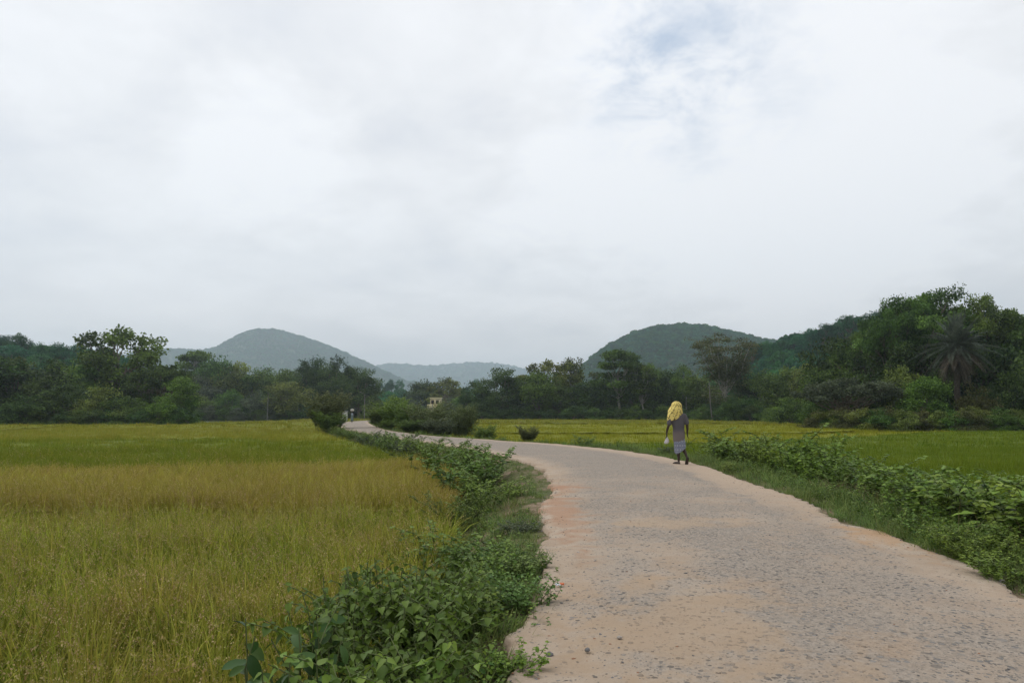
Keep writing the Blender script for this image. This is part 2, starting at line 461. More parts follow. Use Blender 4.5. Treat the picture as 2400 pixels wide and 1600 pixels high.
def catmull(P, m=14):
    out = []
    Q = np.vstack([2 * P[0] - P[1], P, 2 * P[-1] - P[-2]])
    for i in range(1, len(Q) - 2):
        p0, p1, p2, p3 = Q[i - 1:i + 3]
        for t in np.linspace(0, 1, m, endpoint=False):
            out.append(.5 * ((2 * p1) + (-p0 + p2) * t + (2 * p0 - 5 * p1 + 4 * p2 - p3) * t ** 2 + (-p0 + 3 * p1 - 3 * p2 + p3) * t ** 3))
    out.append(P[-1]); return np.array(out)
Ls, Rs = catmull(Lp), catmull(Rp)

def seg_dist(px, py, A):
    """distance and signed side of points to polyline A"""
    best = np.full(px.shape, 1e9); side = np.zeros(px.shape); idx = np.zeros(px.shape, int)
    a = A[:-1]; b = A[1:]; ab = b - a; L2 = (ab ** 2).sum(1)
    for s in range(0, len(px), 20000):
        x = px[s:s + 20000, None]; y = py[s:s + 20000, None]
        t = np.clip(((x - a[:, 0]) * ab[:, 0] + (y - a[:, 1]) * ab[:, 1]) / L2, 0, 1)
        dx = x - (a[:, 0] + t * ab[:, 0]); dy = y - (a[:, 1] + t * ab[:, 1])
        d2 = dx * dx + dy * dy; k = d2.argmin(1); rr = np.arange(len(k))
        best[s:s + 20000] = np.sqrt(d2[rr, k])
        side[s:s + 20000] = np.sign(ab[k, 0] * dy[rr, k] - ab[k, 1] * dx[rr, k])
        idx[s:s + 20000] = k
    return best, side, idx
def road_d(x, y):
    """signed distance outside the road: (d, side) with side -1 left, +1 right; d<0 on the road"""
    x = np.atleast_1d(np.asarray(x, float)); y = np.atleast_1d(np.asarray(y, float))
    dl, sl, _ = seg_dist(x, y, Ls); dr, sr, _ = seg_dist(x, y, Rs)
    outl = sl > 0; outr = sr < 0
    left = dl < dr
    d = np.where(left, np.where(outl, dl, -dl), np.where(outr, dr, -dr))
    inside = (~outl) & (~outr)
    d = np.where(inside, -np.minimum(dl, dr), d)
    return d, np.where(left, -1, 1)

def vnoise(x, y, s=1.0, seed=0):
    """cheap smooth value noise, vectorised"""
    x = np.asarray(x) / s + seed * 17.3; y = np.asarray(y) / s + seed * 9.1
    xi = np.floor(x).astype(np.int64); yi = np.floor(y).astype(np.int64); xf = x - xi; yf = y - yi
    def h(a, b): 
        n = (a * 374761393 + b * 668265263 + seed * 974711) & 0x7fffffff
        n = ((n ^ (n >> 13)) * 1274126177) & 0x7fffffff
        return ((n ^ (n >> 16)) & 0xffff) / 65535.0
    u = xf * xf * (3 - 2 * xf); v = yf * yf * (3 - 2 * yf)
    return (h(xi, yi) * (1 - u) + h(xi + 1, yi) * u) * (1 - v) + (h(xi, yi + 1) * (1 - u) + h(xi + 1, yi + 1) * u) * v - 0.5
def fbm(x, y, s=1.0, seed=0, o=4):
    r_ = 0; a = 1
    for k in range(o): r_ = r_ + a * vnoise(x, y, s, seed + k); s /= 2; a /= 2
    return r_

FIELD_Z = -0.72
def sstep(a, b, x): t = np.clip((x - a) / (b - a), 0, 1); return t * t * (3 - 2 * t)
def left_w(y):  return 1.15 + 0.85 * sstep(7, 13, y) + 0.1 * sstep(20, 40, y)
def right_w(y): return 2.3 + 0.7 * sstep(6, 12, y) - 1.0 * sstep(28, 45, y)
def terrain_z(x, y):
    x = np.atleast_1d(np.asarray(x, float)); y = np.atleast_1d(np.asarray(y, float))
    near = (np.abs(x) < 60) & (y < 210) & (y > -15)
    z = np.full(x.shape, FIELD_Z)
    if near.any():
        d, s = road_d(x[near], y[near])
        w = np.where(s < 0, left_w(y[near]), right_w(y[near]))
        fl = np.where(s < 0, 0.25, 0.9)
        k = sstep(fl, w + 0.1, d)
        zz = -0.03 * sstep(-0.1, 0.35, d) - 0.035 + (FIELD_Z + 0.06) * k
        zz += np.where(d > 0.15, fbm(x[near], y[near], 0.7, 3) * 0.06 * sstep(.1, .6, d), 0)
        z[near] = zz
    return z + np.where(np.hypot(x, y) > 30, fbm(x, y, 25, 5, 3) * 0.0, 0)
def tz(x, y): return float(terrain_z([x], [y])[0])

# ------------------------------------------------------------------ ground sheet
def axis(neg, pos, step0, grow):
    a = [0.0]; s = step0
    while a[-1] < pos: a.append(a[-1] + s); s = s * grow if a[-1] > 12 else s
    b = [0.0]; s = step0
    while b[-1] > neg: b.append(b[-1] - s); s = s * grow if b[-1] < -12 else s
    return np.array(sorted(set(b + a)))
gx = axis(-5500, 5500, 0.16, 1.045); gy = axis(-5500, 5200, 0.2, 1.035)
GX, GY = np.meshgrid(gx, gy); zz = terrain_z(GX.ravel(), GY.ravel())
nx, ny = len(gx), len(gy)
i = np.arange(ny - 1)[:, None] * nx + np.arange(nx - 1)[None, :]
gf = np.stack([i, i + 1, i + nx + 1, i + nx], -1).reshape(-1, 4)
m, N = mat('soil'); geo = N.n('ShaderNodeNewGeometry').outputs['Position']
a = N.noise(geo, 1.1, 6, 0.6); b = N.noise(geo, 9, 5, 0.65); c2 = N.noise(geo, 55, 4, 0.7)
c = N.mix(N.ramp(b, .35, .65), (0.17, 0.125, 0.08), (0.30, 0.225, 0.155))
c = N.mix(N.ramp(a, .42, .6), c, (0.10, 0.115, 0.045))
c = N.mix(N.math('MULTIPLY', N.ramp(c2, .5, .7), .4), c, (0.09, 0.07, 0.05))
gy_ = N.n('ShaderNodeSeparateXYZ', ins={0: geo}).outputs[1]
c = N.mix(N.math('MULTIPLY', N.ramp(gy_, 45, 80), .85), c, (0.07, 0.095, 0.03))
bmp = N.n('ShaderNodeBump', ins={'Strength': .7, 'Distance': .03, 'Height': N.math('ADD', b, c2)})
p = N.n('ShaderNodeBsdfPrincipled', ins={'Base Color': c, 'Roughness': .95, 'Specular IOR Level': .1, 'Normal': bmp.outputs[0]})
N.n('ShaderNodeOutputMaterial', ins={0: p.outputs[0]}); M['soil'] = m
o = link('ground', np_mesh('ground', np.stack([GX.ravel(), GY.ravel(), zz], -1), gf, M['soil'], smooth=True)); tag(o, kind='structure')

# ------------------------------------------------------------------ road surface
m, N = mat('road_surface')
geo = N.n('ShaderNodeNewGeometry').outputs['Position']
u = N.n('ShaderNodeAttribute', attribute_name='across').outputs['Fac']      # 0 left edge .. 1 right edge
wide = N.noise(geo, 0.55, 5, 0.6); mid_ = N.noise(geo, 2.3, 6, 0.65, .4); fine = N.noise(geo, 30, 5, 0.7); grit = N.noise(geo, 160, 3, 0.8)
edge = N.math('MINIMUM', u, N.math('SUBTRACT', 1.0, u))
sx = N.n('ShaderNodeSeparateXYZ', ins={0: geo})
dust = N.mix(N.ramp(mid_, .35, .65), (0.365, 0.280, 0.205), (0.44, 0.355, 0.272))
dust = N.mix(N.math('MULTIPLY', N.ramp(wide, .45, .68), .35), dust, (0.50, 0.33, 0.19))
# bare bitumen-and-chip area in the middle and further away
stone = N.math('ADD', N.math('MULTIPLY', N.ramp(edge, .03, .26), .75), N.ramp(wide, .35, .65, -.45, .35))
far_ = N.ramp(sx.outputs[1], 9, 20, .12, .55)
stone = N.math('ADD', stone, N.math('MULTIPLY', N.math('COSINE', N.math('MULTIPLY', N.math('SUBTRACT', u, .5), 16.0)), .13))
stone = N.math('ADD', N.math('ADD', stone, N.math('MULTIPLY', far_, N.ramp(edge, .04, .2))), N.ramp(mid_, .35, .7, -.3, .22), clamp=True)
greyb = N.mix(N.ramp(fine, .35, .65), (0.215, 0.190, 0.162), (0.355, 0.308, 0.258))
basec = N.mix(N.math('MULTIPLY', stone, .8), dust, greyb)
def chips(scale, thr, seed):
    wv = N.vmath('ADD', N.vmath('SCALE', geo, 1.0), (seed, seed * 2, 0))
    wv = N.n('ShaderNodeMix', data_type='VECTOR', ins={0: .02, 4: wv, 5: N.n('ShaderNodeTexNoise', ins={'Vector': geo, 'Scale': scale * .8}).outputs[1]}).outputs[1]
    v = N.n('ShaderNodeTexVoronoi', feature='F1', ins={'Vector': wv, 'Scale': scale, 'Randomness': 1.0})
    sc = N.n('ShaderNodeSeparateColor', ins={0: v.outputs['Color']})
    size = N.math('MULTIPLY', N.ramp(sc.outputs[0], 0, 1, .12, .52, False), 1.0)
    on = N.ramp(N.math('ADD', N.math('SUBTRACT', size, v.outputs['Distance']), N.math('MULTIPLY', N.math('SUBTRACT', fine, .5), .5)), 0.0, 0.10)
    keep = N.math('LESS_THAN', sc.outputs[1], N.math('MULTIPLY', thr, N.ramp(stone, 0, .8, .16, 1.0, False)))
    return N.math('MULTIPLY', on, keep), sc.outputs[2]
k1, r1 = chips(27, .62, 0.3); k2, r2 = chips(58, .62, 5.1); k3, r3 = chips(15, .12, 9.7)
chipc = lambda rr: N.mix(rr, (0.075, 0.073, 0.070), (0.25, 0.238, 0.222))
colr = N.mix(N.math('MULTIPLY', k2, .85), basec, chipc(r2))
colr = N.mix(N.math('MULTIPLY', k1, .95), colr, chipc(r1))
colr = N.mix(N.math('MULTIPLY', k3, .6), colr, chipc(r3))
colr = N.mix(N.math('MULTIPLY', N.ramp(grit, .50, .70), .62), colr, (0.20, 0.16, 0.13))
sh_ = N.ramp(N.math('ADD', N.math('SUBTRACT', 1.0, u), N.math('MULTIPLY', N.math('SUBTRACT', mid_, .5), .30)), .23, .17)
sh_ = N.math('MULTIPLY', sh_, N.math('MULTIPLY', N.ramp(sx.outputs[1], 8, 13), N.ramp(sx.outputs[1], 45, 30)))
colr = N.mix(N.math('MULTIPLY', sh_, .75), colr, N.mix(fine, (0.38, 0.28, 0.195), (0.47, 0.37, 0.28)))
def spot(x, y, rx, ry):
    q = N.vmath('MULTIPLY', N.vmath('SUBTRACT', geo, (x, y, 0)), (1 / rx, 1 / ry, 0))
    dd = N.vmath('LENGTH', q)
    return N.ramp(N.math('ADD', dd, N.math('ADD', N.math('MULTIPLY', N.math('SUBTRACT', mid_, .5), 4.0), N.math('MULTIPLY', N.math('SUBTRACT', wide, .5), 3.0))), 1.2, .2)
for (x, y, rx, ry, cc, s_) in ((.72, 10.2, .34, 2.4, (0.36, 0.21, 0.13), .7), (.85, 12.9, .5, .8, (0.36, 0.20, 0.12), .75), (4.15, 8.0, .4, 1.0, (0.42, 0.26, 0.14), .65),
                               (1.1, 4.6, .9, 1.2, (0.39, 0.28, 0.18), .5), (2.0, 8.7, .9, .5, (0.41, 0.30, 0.20), .45), (1.9, 5.6, .5, .3, (0.41, .29, .19), .4), (2.2, 4.2, .4, .3, (0.41, .29, .19), .35)):
    colr = N.mix(N.math('MULTIPLY', spot(x, y, rx, ry), s_), colr, cc)
hgt = N.math('ADD', N.math('ADD', N.math('MULTIPLY', k1, .8), N.math('MULTIPLY', k2, .4)), N.math('ADD', N.math('MULTIPLY', fine, .8), N.math('MULTIPLY', grit, .35)))
bmp = N.n('ShaderNodeBump', ins={'Strength': .9, 'Distance': .010, 'Height': hgt})
p = N.n('ShaderNodeBsdfPrincipled', ins={'Base Color': colr, 'Roughness': .92, 'Specular IOR Level': .15, 'Normal': bmp.outputs[0]})
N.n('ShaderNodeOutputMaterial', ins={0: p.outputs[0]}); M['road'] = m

def resample(P, n_per_m):
    seg = np.linalg.norm(np.diff(P, axis=0), axis=1); s = np.concatenate([[0], np.cumsum(seg)])
    return P
# dense stations (denser near the camera)
tt = np.concatenate([np.linspace(0, 14 * 10, 1500, endpoint=False), np.linspace(14 * 10, len(Ls) - 1, 700)])
def interp(P, t): k = np.minimum(t.astype(int), len(P) - 2); f = (t - k)[:, None]; return P[k] * (1 - f) + P[k + 1] * f
LL, RR = interp(Ls, tt), interp(Rs, tt)
ac = np.array([-.012, 0, .012, .03, .06, .1, .16, .24, .32, .4, .5, .6, .68, .76, .84, .9, .94, .97, .988, 1.0, 1.012])
edge_l = fbm(LL[:, 0], LL[:, 1], 0.9, 11, 4) * 0.22 + fbm(LL[:, 0], LL[:, 1], 0.16, 12, 3) * .07; edge_r = fbm(RR[:, 0], RR[:, 1], 0.9, 21, 4) * 0.20 + fbm(RR[:, 0], RR[:, 1], 0.16, 22, 3) * .07
RV = []; AC = []
for j, a_ in enumerate(ac):
    ax = np.clip(a_, 0, 1)
    wl = edge_l * (1 - min(1, ax * 4)); wr = edge_r * (1 - min(1, (1 - ax) * 4))
    n_ = norm(RR - LL)
    P_ = LL * (1 - ax) + RR * ax + n_ * (wl + wr)[:, None]
    crown_ = 0.035 * (1 - (2 * ax - 1) ** 2)
    z_ = crown_ + 0.012 + fbm(P_[:, 0], P_[:, 1], 0.8, 31, 4) * 0.018 * min(1, ax * 12 + .2) + fbm(P_[:, 0], P_[:, 1], 3.0, 41, 2) * 0.02
    if a_ < 0 or a_ > 1: z_ = z_ - 0.10; P_ = P_ + n_ * (-0.03 if a_ < 0 else 0.03)
    RV.append(np.column_stack([P_, z_])); AC.append(np.full(len(P_), ax))
RV = np.stack(RV, 1); nS, nA = RV.shape[:2]
i = np.arange(nS - 1)[:, None] * nA + np.arange(nA - 1)[None, :]
rf = np.stack([i, i + 1, i + nA + 1, i + nA], -1).reshape(-1, 4)
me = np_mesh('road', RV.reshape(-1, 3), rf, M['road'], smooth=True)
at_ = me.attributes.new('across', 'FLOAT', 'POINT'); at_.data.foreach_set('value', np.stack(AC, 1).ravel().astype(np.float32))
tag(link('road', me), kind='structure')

# ================================================================== scattering of uncountable stuff (geometry nodes)
def proto_col(name, meshes):
    c = bpy.data.collections.new(name)
    for k, me in enumerate(meshes):
        ob = bpy.data.objects.new(f'{name}_{k:02d}', me); c.objects.link(ob)
    return c
def scatter(name, pts, rots, scl, coll, nprot, base_me=None, label=None, cat=None):
    pts = np.asarray(pts, np.float32)
    me = bpy.data.meshes.new(name); me.vertices.add(len(pts)); me.vertices.foreach_set('co', pts.ravel())
    a = me.attributes.new('rot', 'FLOAT_VECTOR', 'POINT'); a.data.foreach_set('vector', np.asarray(rots, np.float32).ravel())
    s = np.asarray(scl, np.float32)
    if s.ndim == 1: s = np.stack([s, s, s], 1)
    a = me.attributes.new('scl', 'FLOAT_VECTOR', 'POINT'); a.data.foreach_set('vector', s.ravel())
    a = me.attributes.new('pick', 'INT', 'POINT'); a.data.foreach_set('value', rng.integers(0, nprot, len(pts)).astype(np.int32))
    o = link(name, me)
    ng = bpy.data.node_groups.new(name + '_scatter', 'GeometryNodeTree')
    ng.interface.new_socket('Geometry', in_out='INPUT', socket_type='NodeSocketGeometry')
    ng.interface.new_socket('Geometry', in_out='OUTPUT', socket_type='NodeSocketGeometry')
    nd = ng.nodes; gi = nd.new('NodeGroupInput'); go = nd.new('NodeGroupOutput')
    iop = nd.new('GeometryNodeInstanceOnPoints'); ci = nd.new('GeometryNodeCollectionInfo')
    ci.inputs['Collection'].default_value = coll; ci.inputs['Separate Children'].default_value = True; ci.inputs['Reset Children'].default_value = True
    def attr(nm, typ):
        x = nd.new('GeometryNodeInputNamedAttribute'); x.data_type = typ; x.inputs[0].default_value = nm; return x.outputs[0]
    L = ng.links.new
    L(gi.outputs[0], iop.inputs['Points']); L(ci.outputs[0], iop.inputs['Instance'])
    iop.inputs['Pick Instance'].default_value = True
    L(attr('pick', 'INT'), iop.inputs['Instance Index']); L(attr('rot', 'FLOAT_VECTOR'), iop.inputs['Rotation']); L(attr('scl', 'FLOAT_VECTOR'), iop.inputs['Scale'])
    if base_me is not None:
        oi = nd.new('GeometryNodeObjectInfo'); oi.inputs['Object'].default_value = bpy.data.objects.new(name + '_canopy', base_me)
        j = nd.new('GeometryNodeJoinGeometry'); L(iop.outputs[0], j.inputs[0]); L(oi.outputs['Geometry'], j.inputs[0]); L(j.outputs[0], go.inputs[0])
    else: L(iop.outputs[0], go.inputs[0])
    md = o.modifiers.new('scatter', 'NODES'); md.node_group = ng
    tag(o, label, cat, kind='stuff')
    return o

# blades --------------------------------------------------------------
def blade_arrays(r, n, R0, h0, h1, w, lean, segs=4, droop=0.5, spread=0.5):
    """n curved blades starting inside radius R0"""
    th = r.uniform(0, 6.283, n); q = R0 * np.sqrt(r.random(n))
    base = np.stack([np.cos(th) * q, np.sin(th) * q, np.zeros(n)], 1)
    az = th + r.normal(size=n) * 1.0
    out = np.stack([np.cos(az), np.sin(az), np.zeros(n)], 1)
    h = r.uniform(h0, h1, n); ln = lean * r.uniform(.3, 1.4, n)
    side = np.stack([-np.sin(az + r.normal(size=n) * .5), np.cos(az), np.zeros(n)], 1)
    V = []
    dr = droop * r.uniform(0, 1, n) ** 1.5
    for k in range(segs + 1):
        t = k / segs
        c = base + out * (h * ln * t ** 1.6 + h * dr * t ** 3 * .7)[:, None]
        c[:, 2] += h * (t - dr * t ** 3 * 0.85)
        wd = w * (1 - t ** 1.8) * (0.55 + .9 * min(1, t * 2)) * r.uniform(.7, 1.2, n)
        V.append(c - side * wd[:, None] / 2); V.append(c + side * wd[:, None] / 2)
    V = np.stack(V, 1)
    k = np.arange(segs) * 2
    f = np.stack([k, k + 1, k + 3, k + 2], 1)
    F = f[None] + (np.arange(n) * (2 * segs + 2))[:, None, None]
    return V.reshape(-1, 3), F.reshape(-1, 4), segs
def join_arrays(parts):
    VV, FF, VR, MI, off = [], [], [], [], 0
    for V, F, var, mi in parts:
        VV.append(V); FF.append(F + off); VR.append(var); MI.append(np.full(len(F), mi)); off += len(V)
    return np.concatenate(VV), np.concatenate(FF), np.concatenate(VR), np.concatenate(MI)
def multi_mesh(name, parts, mats):
    V, F, VR, MI = join_arrays(parts)
    me = np_mesh(name, V, F, None, var=VR)
    for m_ in mats: me.materials.append(m_)
    me.polygons.foreach_set('material_index', MI.astype(np.int32)); return me

def rice_tuft(name, seed, leafm, pan=0.3, n=34, R0=.13, h=(.55, .86), w=.011, segs=4, npan=7):
    r = np.random.default_rng(seed)
    V, F, k = blade_arrays(r, n, R0, h[0], h[1], w, .25, segs, .5)
    parts = [(V, F, np.repeat(np.clip(r.beta(1.6, 1.6, n), 0, 1), k), 0)]
    # drooping panicles: stem plus hanging grains
    for _ in range(int(npan * pan + .5)):
        az = r.uniform(0, 6.28); o_ = np.array([math.cos(az), math.sin(az), 0]); H_ = r.uniform(.62, .86)
        t = np.linspace(0, 1, 7); q = R0 * r.random()
        c = o_ * (q + H_ * (.10 * t + .24 * t ** 4))[:, None] + np.array([0, 0, 1]) * (H_ * (t ** .9) * (1 - .0 * t) - .16 * np.maximum(0, t - .6) ** 1.5 * 4 * .6)[:, None]
        V, F = tube_arrays([(c, np.linspace(.003, .0015, 7))], 3)
        parts.append((V, F, np.full(len(F), r.uniform(.2, .7)), 0))
        m_ = 20
        tt_ = r.uniform(.62, 1.0, m_); P = np.stack([np.interp(tt_, t, c[:, j]) for j in range(3)], 1)
        P += r.normal(size=(m_, 3)) * .006
        D = np.tile(o_ * .6 + np.array([0, 0, -1]), (m_, 1)) + r.normal(size=(m_, 3)) * .4
        V, F, kk = leaves(P, D, r.normal(size=(m_, 3)), r.uniform(.012, .020, m_), 'card', .7)
        parts.append((V, F, np.repeat(r.random(m_), kk), 1))
    return multi_mesh(name, parts, [leafm, M['panicle']])

def wedge(y0, y1, dens, extra=3.0, slope=0.80, ylim=None):
    """random points in the view wedge between two depths"""
    area = (y1 - y0) * (slope * (y0 + y1) + 2 * extra)
    n = int(area * dens)
    y = y0 + (y1 - y0) * rng.random(n); x = (rng.random(n) * 2 - 1) * (slope * y1 + extra)
    k = np.abs(x) < slope * y + extra
    # uniform in area already
    return x[k], y[k]

LEFT_TREES_Y = lambda x: np.interp(x, [-140, -62, -48, -46, -10], [98, 98, 100, 180, 190])
RIGHT_TREES_Y = lambda x: np.interp(x, [-16, 38, 52, 56, 140], [176, 150, 100, 66, 60])
def field_of(x, y):
    """0 none, 1..7 field ids"""
    d, s = road_d(x, y)
    f = np.zeros(len(x), int)
    L = (s < 0) & (d > left_w(y) * .93 + fbm(x, y, 1.2, 61) * .25); Rr = (s > 0) & (d > right_w(y) * .95 + fbm(x, y, 1.2, 71) * .25)
    w = fbm(x, y, 2.5, 81) * .35
    bc = np.interp(x, [-60, -15, -8, -4.5, -3], [20.8, 20.4, 21.0, 24.2, 26.5])
    f = np.where(L & (y < 11.6 + w), 1, f)
    f = np.where(L & (y > 12.7 + w) & (y < bc - .25 + w), 2, f)
    cd = np.interp(x, [-110, -60, -44, -30], [90, 98, 58, 50])
    isD = (x < -44 + (58 - y) * .36) & (y > 40)
    f = np.where(L & (y > bc + .15 + w) & (y < 42 + fbm(x, y, 9, 91) * 8) & ~isD, 3, f)
    f = np.where(L & (y >= 42 + fbm(x, y, 9, 91) * 8) & (y < LEFT_TREES_Y(x) + 6) & ~isD, 4, f)
    f = np.where(L & (x < -45.6 + (58 - y) * .36) & (y > 40) & (y < LEFT_TREES_Y(x) + 6), 4, f)
    ee = 38 + np.maximum(0, x - 12) * .85
    b1 = 52 + np.maximum(0, x - 22) * .6
    f = np.where(Rr & (y < ee + w), 5, f)
    f = np.where(Rr & (y > ee + w) & (y < b1) & (y < RIGHT_TREES_Y(x) + 4), 6, f)
    f = np.where(Rr & (y > b1 + 4.6 + w * 2) & (y < 96) & (y < RIGHT_TREES_Y(x) + 4) & (b1 < 66), 6, f)
    f = np.where(Rr & (y > 106) & (y < RIGHT_TREES_Y(x) + 4), 7, f)
    return f

RICE = {1: ('ripening_rice', M['riceA'], .55, 'yellow green rice crop close to the camera, left of the road'),
        2: ('ripe_rice', M['riceB'], .7, 'orange brown ripe rice strip across the left field'),
        3: ('green_rice', M['riceC'], .1, 'olive green rice strip beyond the ripe strip'),
        4: ('distant_rice', M['riceD'], .0, 'pale yellow green rice plot in front of the left tree line'),
        5: ('deep_green_rice', M['riceE'], .0, 'deep green rice plot right of the road behind the shrubs'),
        6: ('yellow_rice', M['riceF'], .0, 'bright yellow green rice bands on the right'),
        7: ('far_rice', M['riceD'], .0, 'farthest rice plot under the right tree line')}
canopy_top = {1: -.14, 2: -.12, 3: -.16, 4: -.14, 5: -.18, 6: -.16, 7: -.14}
# gather points per field
zones = [(1.2, 8, 56, 0), (8, 15, 38, 0), (15, 32, 18, 1), (32, 72, 4.5, 2), (72, 185, .8, 3)]
pts_f = {k: [] for k in RICE}
for (y0, y1, dens, zi) in zones:
    x, y = wedge(y0, y1, dens)
    f = field_of(x, y)
    for k in RICE:
        q = f == k
        if q.any(): pts_f[k].append((x[q], y[q], zi))
def canopy_mesh(k):
    """lower leaf layer of a plot: a rough surface at about half the height of the crop"""
    ys = [1.2]
    while ys[-1] < 190: ys.append(ys[-1] + .22 + ys[-1] * .012)
    ys = np.array(ys); V, F, n0 = [], [], 0
    tx = np.linspace(-1, 1, 420)
    X = tx[None, :] * (ys[:, None] * .86 + 3.5); Y = np.repeat(ys[:, None], len(tx), 1)
    f = field_of(X.ravel(), Y.ravel()) == k
    low = np.interp(Y.ravel(), [0, 8, 20, 40, 80, 190], [-.50, -.42, -.34, -.26, -.20, -.16])
    Z = low + fbm(X.ravel(), Y.ravel(), .5, 5) * .07 + fbm(X.ravel(), Y.ravel(), 3.5, 7) * .05
    f2 = f.reshape(X.shape)
    ii, jj = np.nonzero(f2[:-1, :-1] & f2[1:, :-1] & f2[:-1, 1:] & f2[1:, 1:])
    nxx = X.shape[1]; a = ii * nxx + jj
    F = np.stack([a, a + 1, a + nxx + 1, a + nxx], 1)
    used, inv_ = np.unique(F, return_inverse=True)
    V = np.stack([X.ravel(), Y.ravel(), Z], 1)[used]
    F = inv_.reshape(F.shape)
    return np_mesh(f'canopy_{k}', V, F, RICE[k][1], var=np.clip(.22 + rng.normal(size=len(F)) * .06 * (V[F[:, 0], 1] < 30), 0, 1), smooth=True)
for k, (nm, mt, pan, lab) in RICE.items():
    protos = []
    for s in range(4): protos.append(rice_tuft(f'{nm}_a{s}', 1000 + k * 20 + s, mt, pan, 32, .13, w=.0115))
    for s in range(3): protos.append(rice_tuft(f'{nm}_b{s}', 1010 + k * 20 + s, mt, pan, 44, .24, w=.016, segs=3))
    for s in range(3): protos.append(rice_tuft(f'{nm}_c{s}', 1013 + k * 20 + s, mt, 0, 90, .55, h=(.5, .78), w=.035, segs=2))
    for s in range(2): protos.append(rice_tuft(f'{nm}_d{s}', 1016 + k * 20 + s, mt, 0, 150, 1.3, h=(.45, .72), w=.08, segs=2))
    idx = {0: (0, 4), 1: (4, 7), 2: (7, 10), 3: (10, 12)}
    coll = proto_col(nm, protos)
    PX, PY, PK = [], [], []
    for x, y, zi in pts_f[k]:
        PX.append(x); PY.append(y); PK.append(rng.integers(*idx[zi], len(x)))
    PX, PY, PK = map(np.concatenate, (PX, PY, PK))
    n = len(PX); hv = (canopy_top[k] + .0 - FIELD_Z) / .66
    hs = hv * (1 + fbm(PX, PY, 1.6, 15) * .22) * rng.uniform(.80, 1.14, n)
    hs = np.where(PY < 15, hs * 1.02, hs)
    sc = np.stack([rng.uniform(.9, 1.2, n), rng.uniform(.9, 1.2, n), hs], 1)
    windx = fbm(PX, PY, 2.2, 25) * .35 + .10
    rot = np.stack([windx * .6 + rng.normal(size=n) * .10, windx * .8 + rng.normal(size=n) * .10, rng.uniform(-1.2, 1.2, n)], 1)
    o = scatter(nm, np.stack([PX, PY, np.full(n, FIELD_Z)], 1), rot, sc, coll, 1, canopy_mesh(k), lab, 'rice field')
    o.data.attributes['pick'].data.foreach_set('value', PK.astype(np.int32))

# ------------------------------------------------------------------ verge grass, creeping weeds, bund grass
def grass_tuft(name, seed, mt, n=26, R0=.09, h=(.06, .20), w=.006, lean=.8, segs=3, droop=.8):
    r = np.random.default_rng(seed)
    V, F, k = blade_arrays(r, n, R0, h[0], h[1], w, lean, segs, droop)
    return np_mesh(name, V, F, mt, var=np.repeat(r.random(n), k))
def sprig(name, seed, mt, nst=5, h=(.08, .2), lsz=(.02, .035), R0=.07, kind='round', per=9, lean=.7):
    """low broad-leaved weed: stems with leaflets"""
    r = np.random.default_rng(seed); parts = []; P, D, Nn, S = [], [], [], []
    for _ in range(nst):
        az = r.uniform(0, 6.28); hh = r.uniform(*h); e = np.array([math.cos(az) * hh * lean * r.uniform(.3, 1.3), math.sin(az) * hh * lean * r.uniform(.3, 1.3), hh])
        b = np.array([r.normal() * R0, r.normal() * R0, 0]); c = curve(b, b + e, r, 5, .05, .03)
        V, F = tube_arrays([(c, np.linspace(.0035, .0015, 5))], 3); parts.append((V, F, np.full(len(F), .3), 1))
        for j in range(per):
            t = .25 + .75 * (j + .5) / per; q = np.array([np.interp(t, np.linspace(0, 1, 5), c[:, a]) for a in range(3)])
            a2 = j * 2.4 + r.uniform(-.4, .4)
            P.append(q); D.append([math.cos(a2), math.sin(a2), r.uniform(-.25, .5)]); Nn.append([r.normal() * .3, r.normal() * .3, 1]); S.append(r.uniform(*lsz))
    V, F, k = leaves(np.array(P), np.array(D), np.array(Nn), np.array(S), kind)
    parts.append((V, F, np.repeat(r.random(len(P)), k), 0))
    return multi_mesh(name, parts, [mt, M['stem']])

def verge_points(side, y0, y1, dens, dlo, dhi, slope=.85):
    x, y = wedge(y0, y1, dens, 3, slope)
    d, s = road_d(x, y)
    w = np.where(s < 0, left_w(y), right_w(y))
    lim = fbm(x, y, 0.7, 51) * .30
    k = (s == side) & (d > dlo + lim) & (d < (w + .3 if dhi is None else dhi))
    return x[k], y[k], d[k]
gp = [grass_tuft(f'verge_tuft{s}', 40 + s, M['grass']) for s in range(4)] + [grass_tuft(f'verge_long{s}', 50 + s, M['grass'], 30, .12, (.12, .34), .007, .7) for s in range(2)]
gcol = proto_col('verge_tufts', gp)
cp = [sprig(f'cover{s}', 60 + s, M['cover'] if s % 2 else M['weed2'], 6, (.05, .15)) for s in range(4)] + [sprig(f'weedling{s}', 70 + s, M['weed'], 6, (.15, .34), (.03, .055), .08, 'ovate', 11) for s in range(3)]
ccol = proto_col('creeping_weeds', cp)
